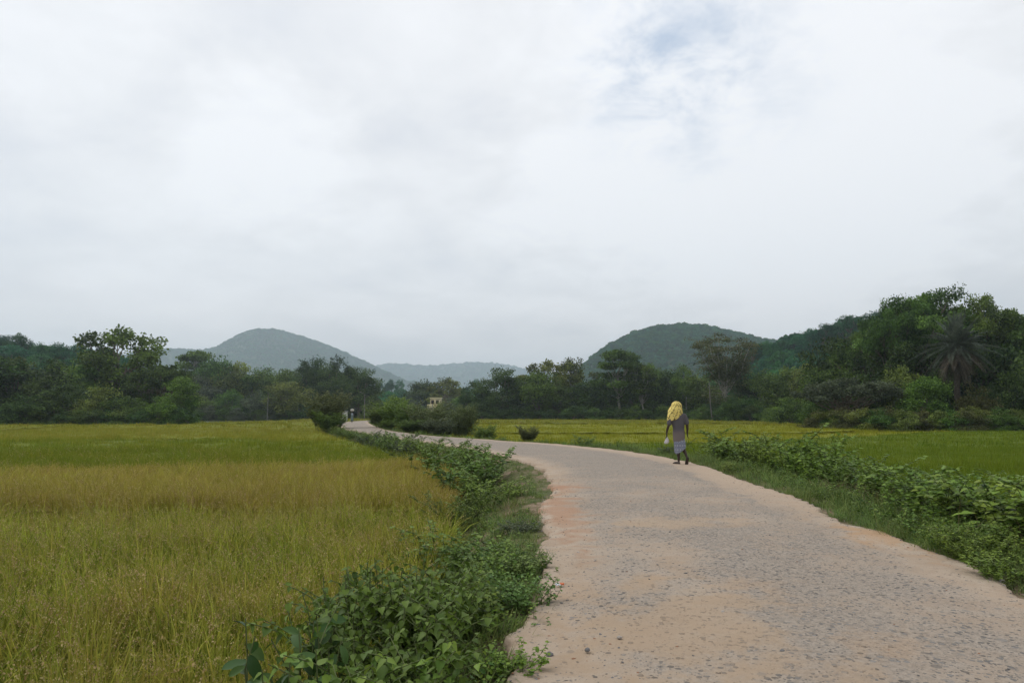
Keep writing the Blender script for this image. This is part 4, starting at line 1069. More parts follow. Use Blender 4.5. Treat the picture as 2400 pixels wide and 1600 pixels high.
# ================================================================== far trees
T = 'trees of the left tree line'
FT = [ # kind, px, depth, top py, width px, tint, label
 ('round0', -60, 100, 838, 190, 'dark', 'dark tree at the far left, mostly outside the photo'),
 ('round1', 35, 103, 842, 150, 'dark', 'dark dense tree at the left border'),
 ('dark_fig0', 118, 108, 846, 170, 'mid', 'broad tree with a brownish green crown second from the left border'),
 ('low0', 150, 99, 902, 120, 'dark', 'low dark tree in front, right of the left border trees'),
 ('low1', 60, 97, 925, 130, 'dark', 'shadowy bush at the field edge near the left border'),
 ('open0', 276, 118, 773, 175, 'mid', 'tallest tree on the left with open crown and visible limbs'),
 ('round2', 215, 116, 850, 120, 'mid', 'tree filling the gap left of the tall open tree'),
 ('low2', 228, 98, 905, 90, 'olive', 'light green small tree with flat layers at the field edge'),
 ('low0', 300, 98, 930, 95, 'mid', 'small tree under the tall open tree'),
 ('wide0', 372, 112, 856, 130, 'dark', 'dark flat topped tree right of the tall open tree'),
 ('round1', 330, 114, 880, 90, 'dark', 'dark tree in the shade of the tall open one'),
 ('tall0', 424, 102, 884, 68, 'bright', 'bright green tree at the corner of the left wood'),
 ('low1', 377, 95, 926, 70, 'bright', 'bright green bush in front of the corner tree'),
 ('low2', 440, 101, 935, 50, 'mid', 'dull green bush at the foot of the corner tree'),
 ('layer1', 452, 215, 824, 86, 'mid', 'tree with tiered crown rising above the middle wood'),
 ('round0', 512, 205, 842, 92, 'mid', 'rounded tree right of the tiered one'),
 ('round1', 562, 205, 852, 92, 'olive', 'olive green rounded tree in the middle of the left wood'),
 ('dark_fig1', 614, 205, 864, 100, 'mid', 'low broad tree in the sag of the wood'),
 ('round2', 662, 200, 867, 80, 'mid', 'rounded tree before the tall dark group'),
 ('round0', 475, 200, 880, 100, 'grey_green', 'greyish tree under the tiered one'),
 ('dark_fig0', 712, 192, 852, 92, 'dark', 'leftmost crown of the tall dark group'),
 ('dark_fig1', 742, 195, 842, 84, 'dark', 'second crown of the tall dark group'),
 ('dark_fig0', 788, 190, 840, 100, 'dark', 'highest crown of the tall dark group'),
 ('dark_fig1', 842, 188, 864, 84, 'dark', 'rightmost crown of the tall dark group'),
 ('round1', 815, 192, 885, 110, 'dark', 'dark lower crown between the highest and the rightmost one'),
 ('round2', 675, 178, 896, 84, 'olive', 'round olive tree with a short trunk in front of the dark group'),
 ('low0', 545, 180, 914, 62, 'mid', 'small tree at the field edge under the olive green one'),
 ('low1', 598, 180, 918, 70, 'grey_green', 'greyish shrubby tree at the field edge'),
 ('low2', 500, 182, 938, 70, 'mid', 'low bush left of the two small field edge trees'),
 ('low2', 640, 180, 930, 60, 'mid', 'low bush between the shrubby tree and the round olive one'),
 ('low1', 470, 182, 925, 55, 'olive', 'yellowish bush beside the corner of the near wood'),
 ('low0', 725, 176, 940, 60, 'dark', 'dark bush behind the tall roadside bush'),
 ('low1', 875, 178, 935, 60, 'mid', 'bush right of the electric pole on the left'),
 ('tall1', 892, 460, 897, 26, 'far', 'hazy little tree left of three far away on the hill foot'),
 ('tall0', 912, 460, 890, 26, 'far', 'hazy little tree, middle of three on the hill foot'),
 ('tall1', 936, 460, 891, 30, 'far', 'hazy little tree, right of three on the hill foot'),
 ('round1', 905, 290, 918, 80, 'far', 'hazy tree between the dark group and the centre'),
 ('round2', 950, 285, 922, 80, 'far', 'hazy rounded tree left of the cream house'),
 ('round0', 998, 262, 893, 86, 'dark', 'dark round topped tree above the cream house'),
 ('open1', 1045, 225, 886, 76, 'olive', 'slender open tree right of the cream house'),
 ('layer0', 1507, 160, 858, 70, 'mid', 'small tiered tree between the pale trunked one and the pointed tree'),
 ('layer1', 1222, 172, 880, 60, 'olive', 'slender tiered tree between the big dark and the light green tree'),
 ('low1', 968, 225, 938, 54, 'grey_green', 'grey brush left of the cream house'),
 ('low2', 1058, 215, 930, 60, 'grey_green', 'grey brush right of the cream house'),
 ('tall1', 1091, 178, 907, 30, 'dark', 'narrow dark upright tree left of the big centre tree'),
 ('low0', 1102, 200, 925, 70, 'mid', 'low tree behind the narrow dark one'),
 ('round1', 1113, 430, 893, 48, 'far', 'hazy far tree in the gap of the centre'),
 ('round0', 1075, 430, 908, 40, 'far', 'hazy far tree left of the narrow dark one'),
 ('dark_fig1', 1175, 168, 865, 108, 'dark', 'big dark tree with a leaning trunk in the centre'),
 ('low0', 1135, 166, 925, 70, 'dark', 'dark bush left under the big centre tree'),
 ('round2', 1225, 175, 890, 70, 'mid', 'tree behind the big centre tree on its right'),
 ('round0', 1262, 165, 871, 72, 'bright', 'light green round tree right of the big centre tree'),
 ('open0', 1285, 172, 847, 92, 'olive', 'airy crowned tree left of the brownish green one by the hill foot'),
 ('open1', 1345, 174, 842, 100, 'olive', 'brownish green airy tree at the left foot of the green hill'),
 ('round1', 1310, 168, 905, 90, 'mid', 'dense tree below the two airy ones'),
 ('round2', 1372, 168, 898, 90, 'dark', 'dark tree left of the tiered tree before the hill'),
 ('layer1', 1455, 163, 822, 92, 'mid', 'tiered tree with thin pale trunk in front of the hill'),
 ('round0', 1430, 168, 885, 90, 'dark', 'dark tree at the foot of the tiered one'),
 ('round1', 1492, 165, 878, 80, 'mid', 'tree just right of the tiered one'),
 ('tall0', 1532, 166, 853, 62, 'mid', 'pointed tree left of the walker\'s headcloth'),
 ('round2', 1570, 164, 868, 74, 'dark', 'dark tree above the walker\'s headcloth'),
 ('tall1', 1602, 160, 856, 58, 'mid', 'bright topped tree left of the large brown tree'),
 ('round0', 1640, 158, 880, 80, 'mid', 'tree in front of the large brown one, left side'),
 ('vase0', 1700, 146, 786, 124, 'brown', 'large olive brown tree with fan shaped crown and pale trunk'),
 ('round1', 1660, 160, 905, 70, 'brown', 'rusty tree left below the large brown one'),
 ('round2', 1752, 150, 888, 84, 'dark', 'dark tree right below the large brown one'),
 ('round0', 1795, 145, 872, 90, 'mid', 'green tree right of the large brown one'),
 ('low0', 1690, 148, 940, 80, 'dark', 'dark bush at the foot of the large brown tree'),
 ('low1', 1780, 138, 935, 90, 'mid', 'bush at the right edge of the yellow rice'),
 ('low2', 1600, 160, 938, 90, 'dark', 'dark bush behind the walker'),
 ('low0', 1520, 165, 940, 90, 'dark', 'dark bush left of the walker at the wood edge'),
 ('low1', 1420, 165, 942, 90, 'dark', 'dark bush under the tiered tree before the hill'),
 ('low2', 1340, 168, 940, 90, 'dark', 'dark bush under the brownish airy tree'),
 ('low1', 1245, 168, 938, 80, 'mid', 'bush under the light green round tree'),
 ('round1', 1850, 128, 862, 96, 'mid', 'tree with yellowish crown left of the right wood'),
 ('tall0', 1888, 118, 855, 60, 'olive', 'olive tree at the left corner of the right wood'),
 ('low2', 1850, 105, 930, 90, 'mid', 'bush at the end of the yellow rice band'),
 ('round2', 1975, 98, 792, 130, 'dark', 'dark glossy crowned tree at the left of the right wood'),
 ('round0', 1960, 92, 862, 120, 'mid', 'tree with light green patches below the dark crown'),
 ('broad_crown0', 2065, 94, 752, 160, 'mid', 'large tree with yellow green crown left of the palm'),
 ('broad_crown0', 2175, 84, 685, 230, 'mid', 'highest wide crowned tree of the right wood'),
 ('broad_crown1', 2310, 82, 700, 200, 'mid', 'wide crowned tree reaching over the palm to the right'),
 ('broad_crown1', 2125, 83, 700, 150, 'mid', 'left shoulder of the highest crowns of the right wood'),
 ('broad_crown0', 2385, 79, 742, 150, 'mid', 'crown sloping down to the right border above the palm'),
 ('dark_fig1', 2150, 82, 775, 170, 'dark', 'dark inner crown left behind the palm'),
 ('dark_fig0', 2330, 80, 775, 170, 'dark', 'dark inner crown right behind the palm'),
 ('round1', 2420, 76, 770, 150, 'dark', 'dark tree at the right border'),
 ('round0', 2520, 72, 760, 170, 'dark', 'dark tree just outside the right border'),
 ('wide1', 1990, 74, 888, 190, 'grey_green', 'low spreading dull tree at the edge of the right field'),
 ('low0', 2110, 74, 862, 100, 'olive', 'shrubby tree with pale leaves left of the palm'),
 ('round2', 2170, 69, 885, 100, 'bright', 'light green small tree left of the palm trunk'),
 ('low1', 2290, 68, 902, 90, 'brown', 'small tree with orange brown twigs right of the palm trunk'),
 ('low2', 2370, 68, 870, 110, 'dark', 'dark shrubby tree near the right border'),
 ('low1', 2045, 76, 925, 110, 'dark', 'dark bush right of the low spreading tree'),
 ('low0', 1915, 78, 945, 90, 'mid', 'grey green bush at the corner of the right field'),
]
wood_edge = 'trees of the woods around the fields'
for (key, px, D_, top, wpx, mt, lab) in FT:
    q = at(px, 967, D_); zt = at(px, top, D_).z
    zb = FIELD_Z - .05
    plant('tree' if key[:3] != 'low' else 'small_tree', key, q.x, q.y, zb, zt - zb, wpx / FPX * D_, lab, 'tree', wood_edge, mt,
          'pale_bark' if key in ('vase0', 'layer1', 'layer0') else None)
# hedge bushes in a row at the wood edges
HB = []
for px in range(445, 735, 24): HB.append((px + random.uniform(-6, 6), 177, random.uniform(948, 960), 34, 'left'))
for px in range(1130, 1880, 27): HB.append((px + random.uniform(-8, 8), np.interp(px, [1130, 1600, 1880], [165, 152, 112]), random.uniform(948, 960), 40, 'centre'))
for px in range(1900, 2420, 30): HB.append((px + random.uniform(-8, 8), np.interp(px, [1900, 2060, 2420], [74, 65, 62]), random.uniform(952, 972), 60, 'right'))
for px in range(0, 440, 32): HB.append((px + random.uniform(-8, 8), 96, random.uniform(950, 968), 52, 'near left'))
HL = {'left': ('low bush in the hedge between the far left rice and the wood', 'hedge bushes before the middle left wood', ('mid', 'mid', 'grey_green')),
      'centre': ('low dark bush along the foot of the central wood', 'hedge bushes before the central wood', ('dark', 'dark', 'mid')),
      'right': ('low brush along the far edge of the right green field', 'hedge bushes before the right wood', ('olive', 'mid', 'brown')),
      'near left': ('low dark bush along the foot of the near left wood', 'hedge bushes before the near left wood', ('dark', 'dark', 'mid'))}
for k, (px, D_, top, wpx, zone) in enumerate(HB):
    lab, grp, mts = HL[zone]
    near_t = min((f for f in FT if f[0][:3] != 'low' and abs(f[2] - D_) < 40), key=lambda f: abs(f[1] - px))
    sd = 'left of' if px < near_t[1] - 14 else ('right of' if px > near_t[1] + 14 else 'below')
    l2 = 'low hedge bush ' + sd + ' the ' + near_t[6]
    if len(l2.split()) <= 16: lab = l2
    q = at(px, 967, D_); zt = at(px, top, D_).z
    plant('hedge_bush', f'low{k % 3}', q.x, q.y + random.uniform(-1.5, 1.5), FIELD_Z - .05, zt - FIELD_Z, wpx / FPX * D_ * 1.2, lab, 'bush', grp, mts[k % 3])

# bushes beside the road in the middle distance
M['thicket'] = leaf_mat('thicket_leaf', (0.055, 0.075, 0.028), (0.235, 0.285, 0.110), rnd=.15)
MB = [(765, 62, 923, 80, 'thicket0', 'thicket', 'tall rounded bush standing at the left road edge'),
      (775, 60, 968, 52, 'thicket1', 'weed', 'lower leaves of the bush spilling towards the road'),
      (893, 66, 955, 56, 'thicket2', 'weed', 'leftmost bush of the thicket in the road bend'),
      (925, 62, 934, 62, 'thicket1', 'weed2', 'highest light green bush of the thicket'),
      (962, 57, 952, 64, 'thicket0', 'weed', 'bush in the hollow of the thicket'),
      (1003, 54, 948, 70, 'thicket2', 'thicket', 'bushy middle of the thicket below the cream house'),
      (1045, 51, 957, 64, 'thicket1', 'thicket', 'olive bush right of the middle of the thicket'),
      (1085, 48, 955, 58, 'thicket0', 'thicket', 'last high bush at the right end of the thicket'),
      (1032, 46, 985, 54, 'thicket2', 'grey_green', 'dark hollow bush on the road side of the thicket'),
      (965, 51, 985, 60, 'thicket1', 'weed', 'low bush on the road side of the thicket, left part'),
      (912, 60, 985, 50, 'thicket0', 'weed', 'low bush at the sharpest point of the bend'),
      (1135, 42, 999, 44, 'thicket2', 'weed', 'small dark bush just past the thicket'),
      (1238, 34.5, 1000, 36, 'thicket1', 'thicket', 'lone small bush between the road and the right rice')]
for (px, D_, top, wpx, key, mt, lab) in MB:
    q = at(px, 967, D_); zb = tz(q.x, q.y) - .05; zt = at(px, top, D_).z
    plant('roadside_bush', key, q.x, q.y, zb, zt - zb, wpx / FPX * D_, lab, 'bush', 'bushes beside the road in the middle distance', mt, parts=('stems', 'foliage'))

# date palm -----------------------------------------------------------
def palm():
    r = np.random.default_rng(5); D_ = 69.0
    c0 = at(2243, 812, D_); base = Vector((c0.x - .4, D_, FIELD_Z))
    t = thing('date_palm', 'grey green date palm with a ball of drooping fronds in front of the right wood', 'palm tree', base)
    h = c0.z - base.z
    tr = curve((0, 0, 0), (.4, 0, h), r, 10, 0, .006)
    tubes('trunk', [(tr, np.linspace(.30, .24, 10) * np.array([1.2, 1, 1.05, 1, 1.05, 1, 1.05, 1.1, 1.3, 1.2]))], simple('palm_bark', (.075, .062, .05), .95, .05, .4, 6), 9, t)
    top = np.array([.4, 0, h])
    m_ = leaf_mat('palm_frond', (0.048, 0.066, 0.048), (0.155, 0.185, 0.135), rnd=.1); mb = leaf_mat('palm_dry_frond', (0.085, 0.072, 0.050), (0.15, 0.125, 0.09), rnd=.1)
    for k in range(118):
        el = np.interp(k, [0, 60, 117], [1.45, .0, -1.42]) + r.normal() * .08; az = k * 2.399 + r.normal() * .12
        L = r.uniform(2.9, 4.5) * (0.85 if el < -.5 else 1)
        d = np.array([math.cos(az) * math.cos(el), math.sin(az) * math.cos(el), math.sin(el)])
        tt_ = np.linspace(0, 1, 9)
        c = top + d * L * tt_[:, None]; c[:, 2] -= (tt_ ** 2.0) * L * r.uniform(.25, .55) * max(.2, math.cos(el)); c[:, :2] += (tt_ ** 2)[:, None] * r.normal(size=2) * .3
        V1, F1 = tube_arrays([(c, np.linspace(.035, .008, 9))], 3)
        n_ = 46; tv = np.repeat(np.linspace(.12, 1, n_), 2); sd = np.tile([1, -1], n_)
        q = np.stack([np.interp(tv, tt_, c[:, a]) for a in range(3)], 1)
        tan = norm(np.gradient(c, axis=0)); tn = np.stack([np.interp(tv, tt_, tan[:, a]) for a in range(3)], 1)
        side = norm(np.cross(tn, np.array([0, 0, 1.0]) + d * .01)) * sd[:, None]; up = np.cross(side * sd[:, None], tn)
        dd = tn * .75 + side * .75 + up * .25 + r.normal(size=q.shape) * .08
        V2, F2, kk = leaves(q, dd, up, .50 * np.sin(np.pi * np.clip(tv * .85 + .12, 0, 1)) + .12, 'card', .16)
        me = multi_mesh('frond', [(V1, F1, np.full(len(F1), .5), 0), (V2, F2, np.repeat(r.uniform(.1, .9, len(q)), kk), 0)], [mb if el < -.35 else m_])
        link('frond', me, t)
palm()

# ================================================================== hills with their forest
def profile_hill(name, pts, D_, depth, step, mtl, rough=0.0, seed=0, base=FIELD_Z - 3, skew=0.0):
    P = [at(px, py + (5 if D_ > 500 else 0), D_) for px, py in pts]
    xs = np.array([p.x for p in P]); zs = np.array([p.z for p in P])
    X = np.arange(xs[0], xs[-1] + step, step); Y = np.arange(D_ - depth, D_ + depth * 1.2, step)
    k = np.interp(X, xs, zs)
    ker = np.ones(9) / 9; k = np.convolve(np.pad(k, 4, 'edge'), ker, 'valid')
    XX, YY = np.meshgrid(X, Y)
    b = np.cos(np.clip((YY - D_) / np.where(YY < D_, depth, depth * 1.2), -1, 1) * np.pi / 2) ** 1.3
    Z = base + (k[None, :] - base) * b + fbm(XX, YY, step * 14, seed, 4) * rough * (1 - np.exp(-((YY - D_) / (depth * .15)) ** 2)) * b
    nx = len(X); i = np.arange(len(Y) - 1)[:, None] * nx + np.arange(nx - 1)[None, :]
    F = np.stack([i, i + 1, i + nx + 1, i + nx], -1).reshape(-1, 4)
    o = link(name, np_mesh(name, np.stack([XX.ravel(), YY.ravel(), Z.ravel()], 1), F, mtl, smooth=True)); tag(o, kind='structure')
    return X, Y, Z
M['hill'] = simple('hill_ground', (0.055, 0.085, 0.035), .95, .05, .4, .02)
def crown_blob(name, seed, nleaf=420):
    r = np.random.default_rng(seed); d = norm(r.normal(size=(nleaf, 3))); d[:, 2] = np.abs(d[:, 2]) * .9 - .15
    lob = norm(r.normal(size=(9, 3))); lob[:, 2] = np.abs(lob[:, 2])
    rad = .72 + .30 * np.max(d @ lob.T, axis=1) ** 3 + r.normal(size=nleaf) * .05
    P = d * rad[:, None] * np.array([1, 1, .85])
    D = norm(r.normal(size=(nleaf, 3)) + d * .6); Nn = d + r.normal(size=(nleaf, 3)) * .5
    V, F, k = leaves(P, D, Nn, r.uniform(.22, .42, nleaf), 'card', 1.5)
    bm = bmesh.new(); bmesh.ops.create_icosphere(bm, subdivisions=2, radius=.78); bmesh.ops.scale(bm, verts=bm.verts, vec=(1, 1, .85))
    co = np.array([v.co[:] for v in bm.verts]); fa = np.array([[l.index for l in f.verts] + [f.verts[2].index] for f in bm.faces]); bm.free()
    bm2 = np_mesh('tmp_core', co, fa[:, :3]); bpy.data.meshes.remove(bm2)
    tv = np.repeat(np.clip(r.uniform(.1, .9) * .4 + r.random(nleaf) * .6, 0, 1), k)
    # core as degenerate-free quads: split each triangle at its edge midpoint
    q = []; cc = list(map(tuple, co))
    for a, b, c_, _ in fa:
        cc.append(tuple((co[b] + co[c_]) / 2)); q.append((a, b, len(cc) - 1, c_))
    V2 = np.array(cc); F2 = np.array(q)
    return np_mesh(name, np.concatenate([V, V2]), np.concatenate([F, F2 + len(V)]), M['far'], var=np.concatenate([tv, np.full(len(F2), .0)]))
blobcol = proto_col('forest_crowns', [crown_blob(f'crown{s}', s + 3) for s in range(5)])
def forest(name, X, Y, Z, n, size, label, front=True, ycut=None):
    xi = rng.uniform(0, len(X) - 1.001, n); yi = rng.uniform(0, (len(Y) - 1.001) * (ycut or 1), n)
    a = xi.astype(int); b = yi.astype(int); fx = xi - a; fy = yi - b
    z = (Z[b, a] * (1 - fx) + Z[b, a + 1] * fx) * (1 - fy) + (Z[b + 1, a] * (1 - fx) + Z[b + 1, a + 1] * fx) * fy
    x = np.interp(xi, np.arange(len(X)), X); y = np.interp(yi, np.arange(len(Y)), Y)
    s = size * rng.gamma(7, 1 / 7, n)
    k = z > FIELD_Z - 1
    x, y, z, s = x[k], y[k], z[k], s[k]; n = len(x)
    scatter(name, np.stack([x, y, z + s * .15], 1), np.stack([np.zeros(n), np.zeros(n), rng.uniform(0, 6.28, n)], 1), np.stack([s, s, s * rng.uniform(.8, 1.4, n)], 1),
            blobcol, 5, None, label, 'forest')

# far pale range (4.3 km), blue hill (2.4 km), green hill (900 m)
a = profile_hill('far_range', [(700, 900), (800, 878), (880, 856), (930, 851), (1000, 855), (1060, 850), (1110, 846), (1150, 847), (1200, 855), (1260, 868), (1350, 880), (1500, 905), (1700, 960)], 4200, 700, 14, M['hill'], 30, 3)
forest('far_range_forest', *a, 16000, 6, 'pale blue forest of the farthest range')
a = profile_hill('blue_hill', [(60, 960), (180, 880), (300, 838), (350, 820), (385, 814), (440, 815), (500, 821), (530, 808), (570, 792), (600, 779), (625, 773), (660, 775), (700, 783), (740, 795), (790, 815), (830, 832), (870, 852), (910, 870), (950, 888), (1000, 908), (1080, 960)], 2400, 500, 9, M['hill'], 40, 5)
forest('blue_hill_forest', *a, 40000, 3.2, 'bluish forest covering the peaked hill on the left')
a = profile_hill('green_hill', [(1300, 965), (1335, 900), (1365, 850), (1400, 824), (1440, 800), (1480, 780), (1515, 768), (1550, 761), (1590, 758), (1640, 762), (1690, 773), (1740, 786), (1790, 800), (1850, 815), (1950, 850), (2100, 965)], 880, 190, 5, M['hill'], 14, 7)
forest('green_hill_forest', *a, 26000, 2.1, 'green forest covering the rounded hill on the right')
# wooded slopes at both sides, with their own single trees on the ridge
a = profile_hill('right_slope', [(1640, 965), (1700, 900), (1760, 838), (1820, 815), (1880, 800), (1950, 782), (2050, 764), (2130, 758), (2250, 775), (2500, 800), (2700, 830)], 270, 70, 3, M['hill'], 5, 9)
RSL = a
forest('right_slope_forest', *a, 5200, 1.8, 'forest on the slope behind the right wood', ycut=.75)
a = profile_hill('left_slope', [(-400, 790), (-200, 800), (0, 822), (100, 832), (180, 842), (260, 870), (330, 900), (420, 965)], 230, 60, 3, M['hill'], 4, 11)
LSL = a
forest('left_slope_forest', *a, 4000, 1.9, 'forest on the slope behind the left wood', ycut=.75)
RT = [(1762, 262, 803, 46), (1800, 262, 800, 44), (1835, 262, 798, 42), (1868, 250, 790, 40), (1896, 245, 772, 44), (1930, 245, 760, 46), (1960, 250, 758, 40), (1990, 240, 740, 62), (2022, 240, 745, 50), (2062, 235, 729, 50), (2100, 240, 733, 50), (2130, 240, 728, 50)]
for k, (px, D_, top, wpx) in enumerate(RT):
    q = at(px, top, D_); H_ = random.uniform(11, 14)
    plant('hill_tree', ('open1', 'round1', 'open0', 'tall0', 'round2')[k % 5], q.x, q.y, q.z - H_, H_, wpx / FPX * D_ * 1.15,
          (['first', 'second', 'third', 'fourth', 'fifth', 'sixth', 'seventh', 'eighth', 'ninth'][k - 3] + ' skyline tree along the right slope, counted from the green hill') if k > 2 else ['left', 'middle', 'right'][k % 3] + ' of three trees on the saddle between green hill and right slope', 'tree',
          'skyline trees of the right slope' if k > 2 else 'saddle trees on the right', 'far')
LTt = [(-20, 205, 782, 60), (18, 205, 786, 50), (42, 203, 783, 40), (68, 206, 797, 44), (92, 205, 806, 40), (118, 206, 812, 42), (138, 205, 804, 40), (160, 208, 812, 36), (182, 206, 806, 40), (205, 206, 830, 44), (30, 190, 812, 80), (100, 190, 830, 90), (175, 190, 838, 80)]
for k, (px, D_, top, wpx) in enumerate(LTt):
    q = at(px, top, D_); H_ = random.uniform(10, 13)
    plant('hill_tree', ('tall0', 'tall1', 'round1', 'open1', 'round0')[k % 5], q.x, q.y, q.z - H_, H_, wpx / FPX * D_ * 1.1,
          (['first', 'second', 'third', 'fourth', 'fifth', 'sixth', 'seventh', 'eighth', 'ninth', 'tenth'][k] + ' skyline tree from the left border, behind the left wood') if k < 10 else ['leftmost', 'middle', 'rightmost'][(k - 10) % 3] + ' of three trees halfway up the slope behind the left wood', 'tree',
          'skyline trees of the left slope' if k < 10 else 'middle trees of the left slope', 'far')
# undergrowth closing the woods
X, Y, S = [], [], []
for (px0, px1, d0, d1, n, sz) in ((-250, 430, 104, 150, 260, 3.2), (420, 900, 188, 260, 330, 4.0), (880, 1130, 215, 420, 200, 4.0), (1120, 1700, 170, 260, 420, 4.2), (1700, 1920, 130, 240, 260, 4.0), (1920, 2650, 80, 140, 420, 3.4)):
    p_ = rng.uniform(px0, px1, n); dd = rng.uniform(d0, d1, n); X.append((p_ - 1200) / FPX * dd); Y.append(dd); S.append(sz * rng.uniform(.6, 1.3, n))
X, Y, S = map(np.concatenate, (X, Y, S)); n = len(X)
def dk(me): 
    m2 = me.copy(); m2.materials.clear(); m2.materials.append(M['dark']); return m2
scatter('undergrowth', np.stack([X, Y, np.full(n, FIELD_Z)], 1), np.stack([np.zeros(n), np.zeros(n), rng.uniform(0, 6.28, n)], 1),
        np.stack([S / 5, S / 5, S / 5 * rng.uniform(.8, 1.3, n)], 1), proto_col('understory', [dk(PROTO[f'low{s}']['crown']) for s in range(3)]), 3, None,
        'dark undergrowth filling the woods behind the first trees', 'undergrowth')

# ================================================================== people
def loft_arrays(rings, ns=20, cap=True, mod=None):
    """rings: (cx, cy, cz, rx, ry); horizontal ellipses joined up and closed"""
    th = np.linspace(0, 2 * np.pi, ns, endpoint=False); V = []
    if cap: rings = [(*rings[0][:3], rings[0][3] * .05, rings[0][4] * .05)] + list(rings) + [(*rings[-1][:3], rings[-1][3] * .05, rings[-1][4] * .05)]
    for k, (cx, cy, cz, rx, ry) in enumerate(rings):
        f = 1.0 if mod is None else mod(th, k / (len(rings) - 1))
        V.append(np.stack([cx + np.cos(th) * rx * f, cy + np.sin(th) * ry * f, np.full(ns, cz)], 1))
    n = len(rings); i = np.arange(n - 1)[:, None] * ns; j = np.arange(ns)[None, :]
    F = np.stack([i + j, i + (j + 1) % ns, i + ns + (j + 1) % ns, i + ns + j], -1).reshape(-1, 4)
    return np.concatenate(V), F
def capsule(pts, rad):
    pts = np.asarray(pts, float); rad = list(rad)
    t0 = norm(pts[0] - pts[1]); t1 = norm(pts[-1] - pts[-2])
    P = [pts[0] + t0 * rad[0] * .9, pts[0] + t0 * rad[0] * .6, *pts, pts[-1] + t1 * rad[-1] * .6, pts[-1] + t1 * rad[-1] * .9]
    Rr = [rad[0] * .12, rad[0] * .75, *rad, rad[-1] * .75, rad[-1] * .12]
    return tube_arrays([(P, Rr)], 12)
def merged(name, parts, voxel, material, parent, smooth=6):
    V, F, _, _ = join_arrays([(v, f, np.zeros(len(f)), 0) for v, f in parts])
    tmp = bpy.data.objects.new('tmp', np_mesh('tmp', V, F)); COL.objects.link(tmp)
    bm = bmesh.new(); bm.from_mesh(tmp.data)
    bmesh.ops.holes_fill(bm, edges=[e for e in bm.edges if e.is_boundary], sides=0)
    bmesh.ops.recalc_face_normals(bm, faces=bm.faces); bm.to_mesh(tmp.data); bm.free()
    a = tmp.modifiers.new('r', 'REMESH'); a.mode = 'VOXEL'; a.voxel_size = voxel
    s = tmp.modifiers.new('s', 'SMOOTH'); s.factor = .5; s.iterations = smooth
    dg = bpy.context.evaluated_depsgraph_get(); me = bpy.data.meshes.new_from_object(tmp.evaluated_get(dg)); me.name = name
    bpy.data.objects.remove(tmp)
    me.materials.clear(); me.materials.append(material)
    me.polygons.foreach_set('use_smooth', np.ones(len(me.polygons), dtype=bool))
    return link(name, me, parent)
def hand(wr, dirv, thumb_side, curl, size=1.0):
    """palm and five fingers from wrist wr along dirv"""
    wr = np.array(wr, float); d = norm(np.array(dirv, float)); s = norm(np.array(thumb_side, float)); nrm = norm(np.cross(d, s)); out = []
    for k in np.linspace(-.028, .028, 4):
        out.append(capsule([wr + d * .005, wr + d * .03 + s * k * .7, wr + d * .085 + s * k], [.020, .016, .013]))
    for k, L in zip((.030, .010, -.010, -.029), (.072, .080, .074, .058)):
        b = wr + d * .080 + s * k; p1 = b + d * L * .4 * size; d2 = norm(d + nrm * curl); p2 = p1 + d2 * L * .35; d3 = norm(d + nrm * curl * 2.4); p3 = p2 + d3 * L * .3
        out.append(capsule([b, p1, p2, p3], [.0098, .0092, .0085, .0072]))
    b = wr + d * .025 + s * .028; p1 = b + (s * .7 + d * .6) * .032; p2 = p1 + (s * .2 + d * .9 + nrm * curl * .5) * .03
    out.append(capsule([b, p1, p2], [.0125, .011, .009])); return out
M['skin'] = simple('skin', (0.052, 0.032, 0.022), .55, .35, .12, 6)
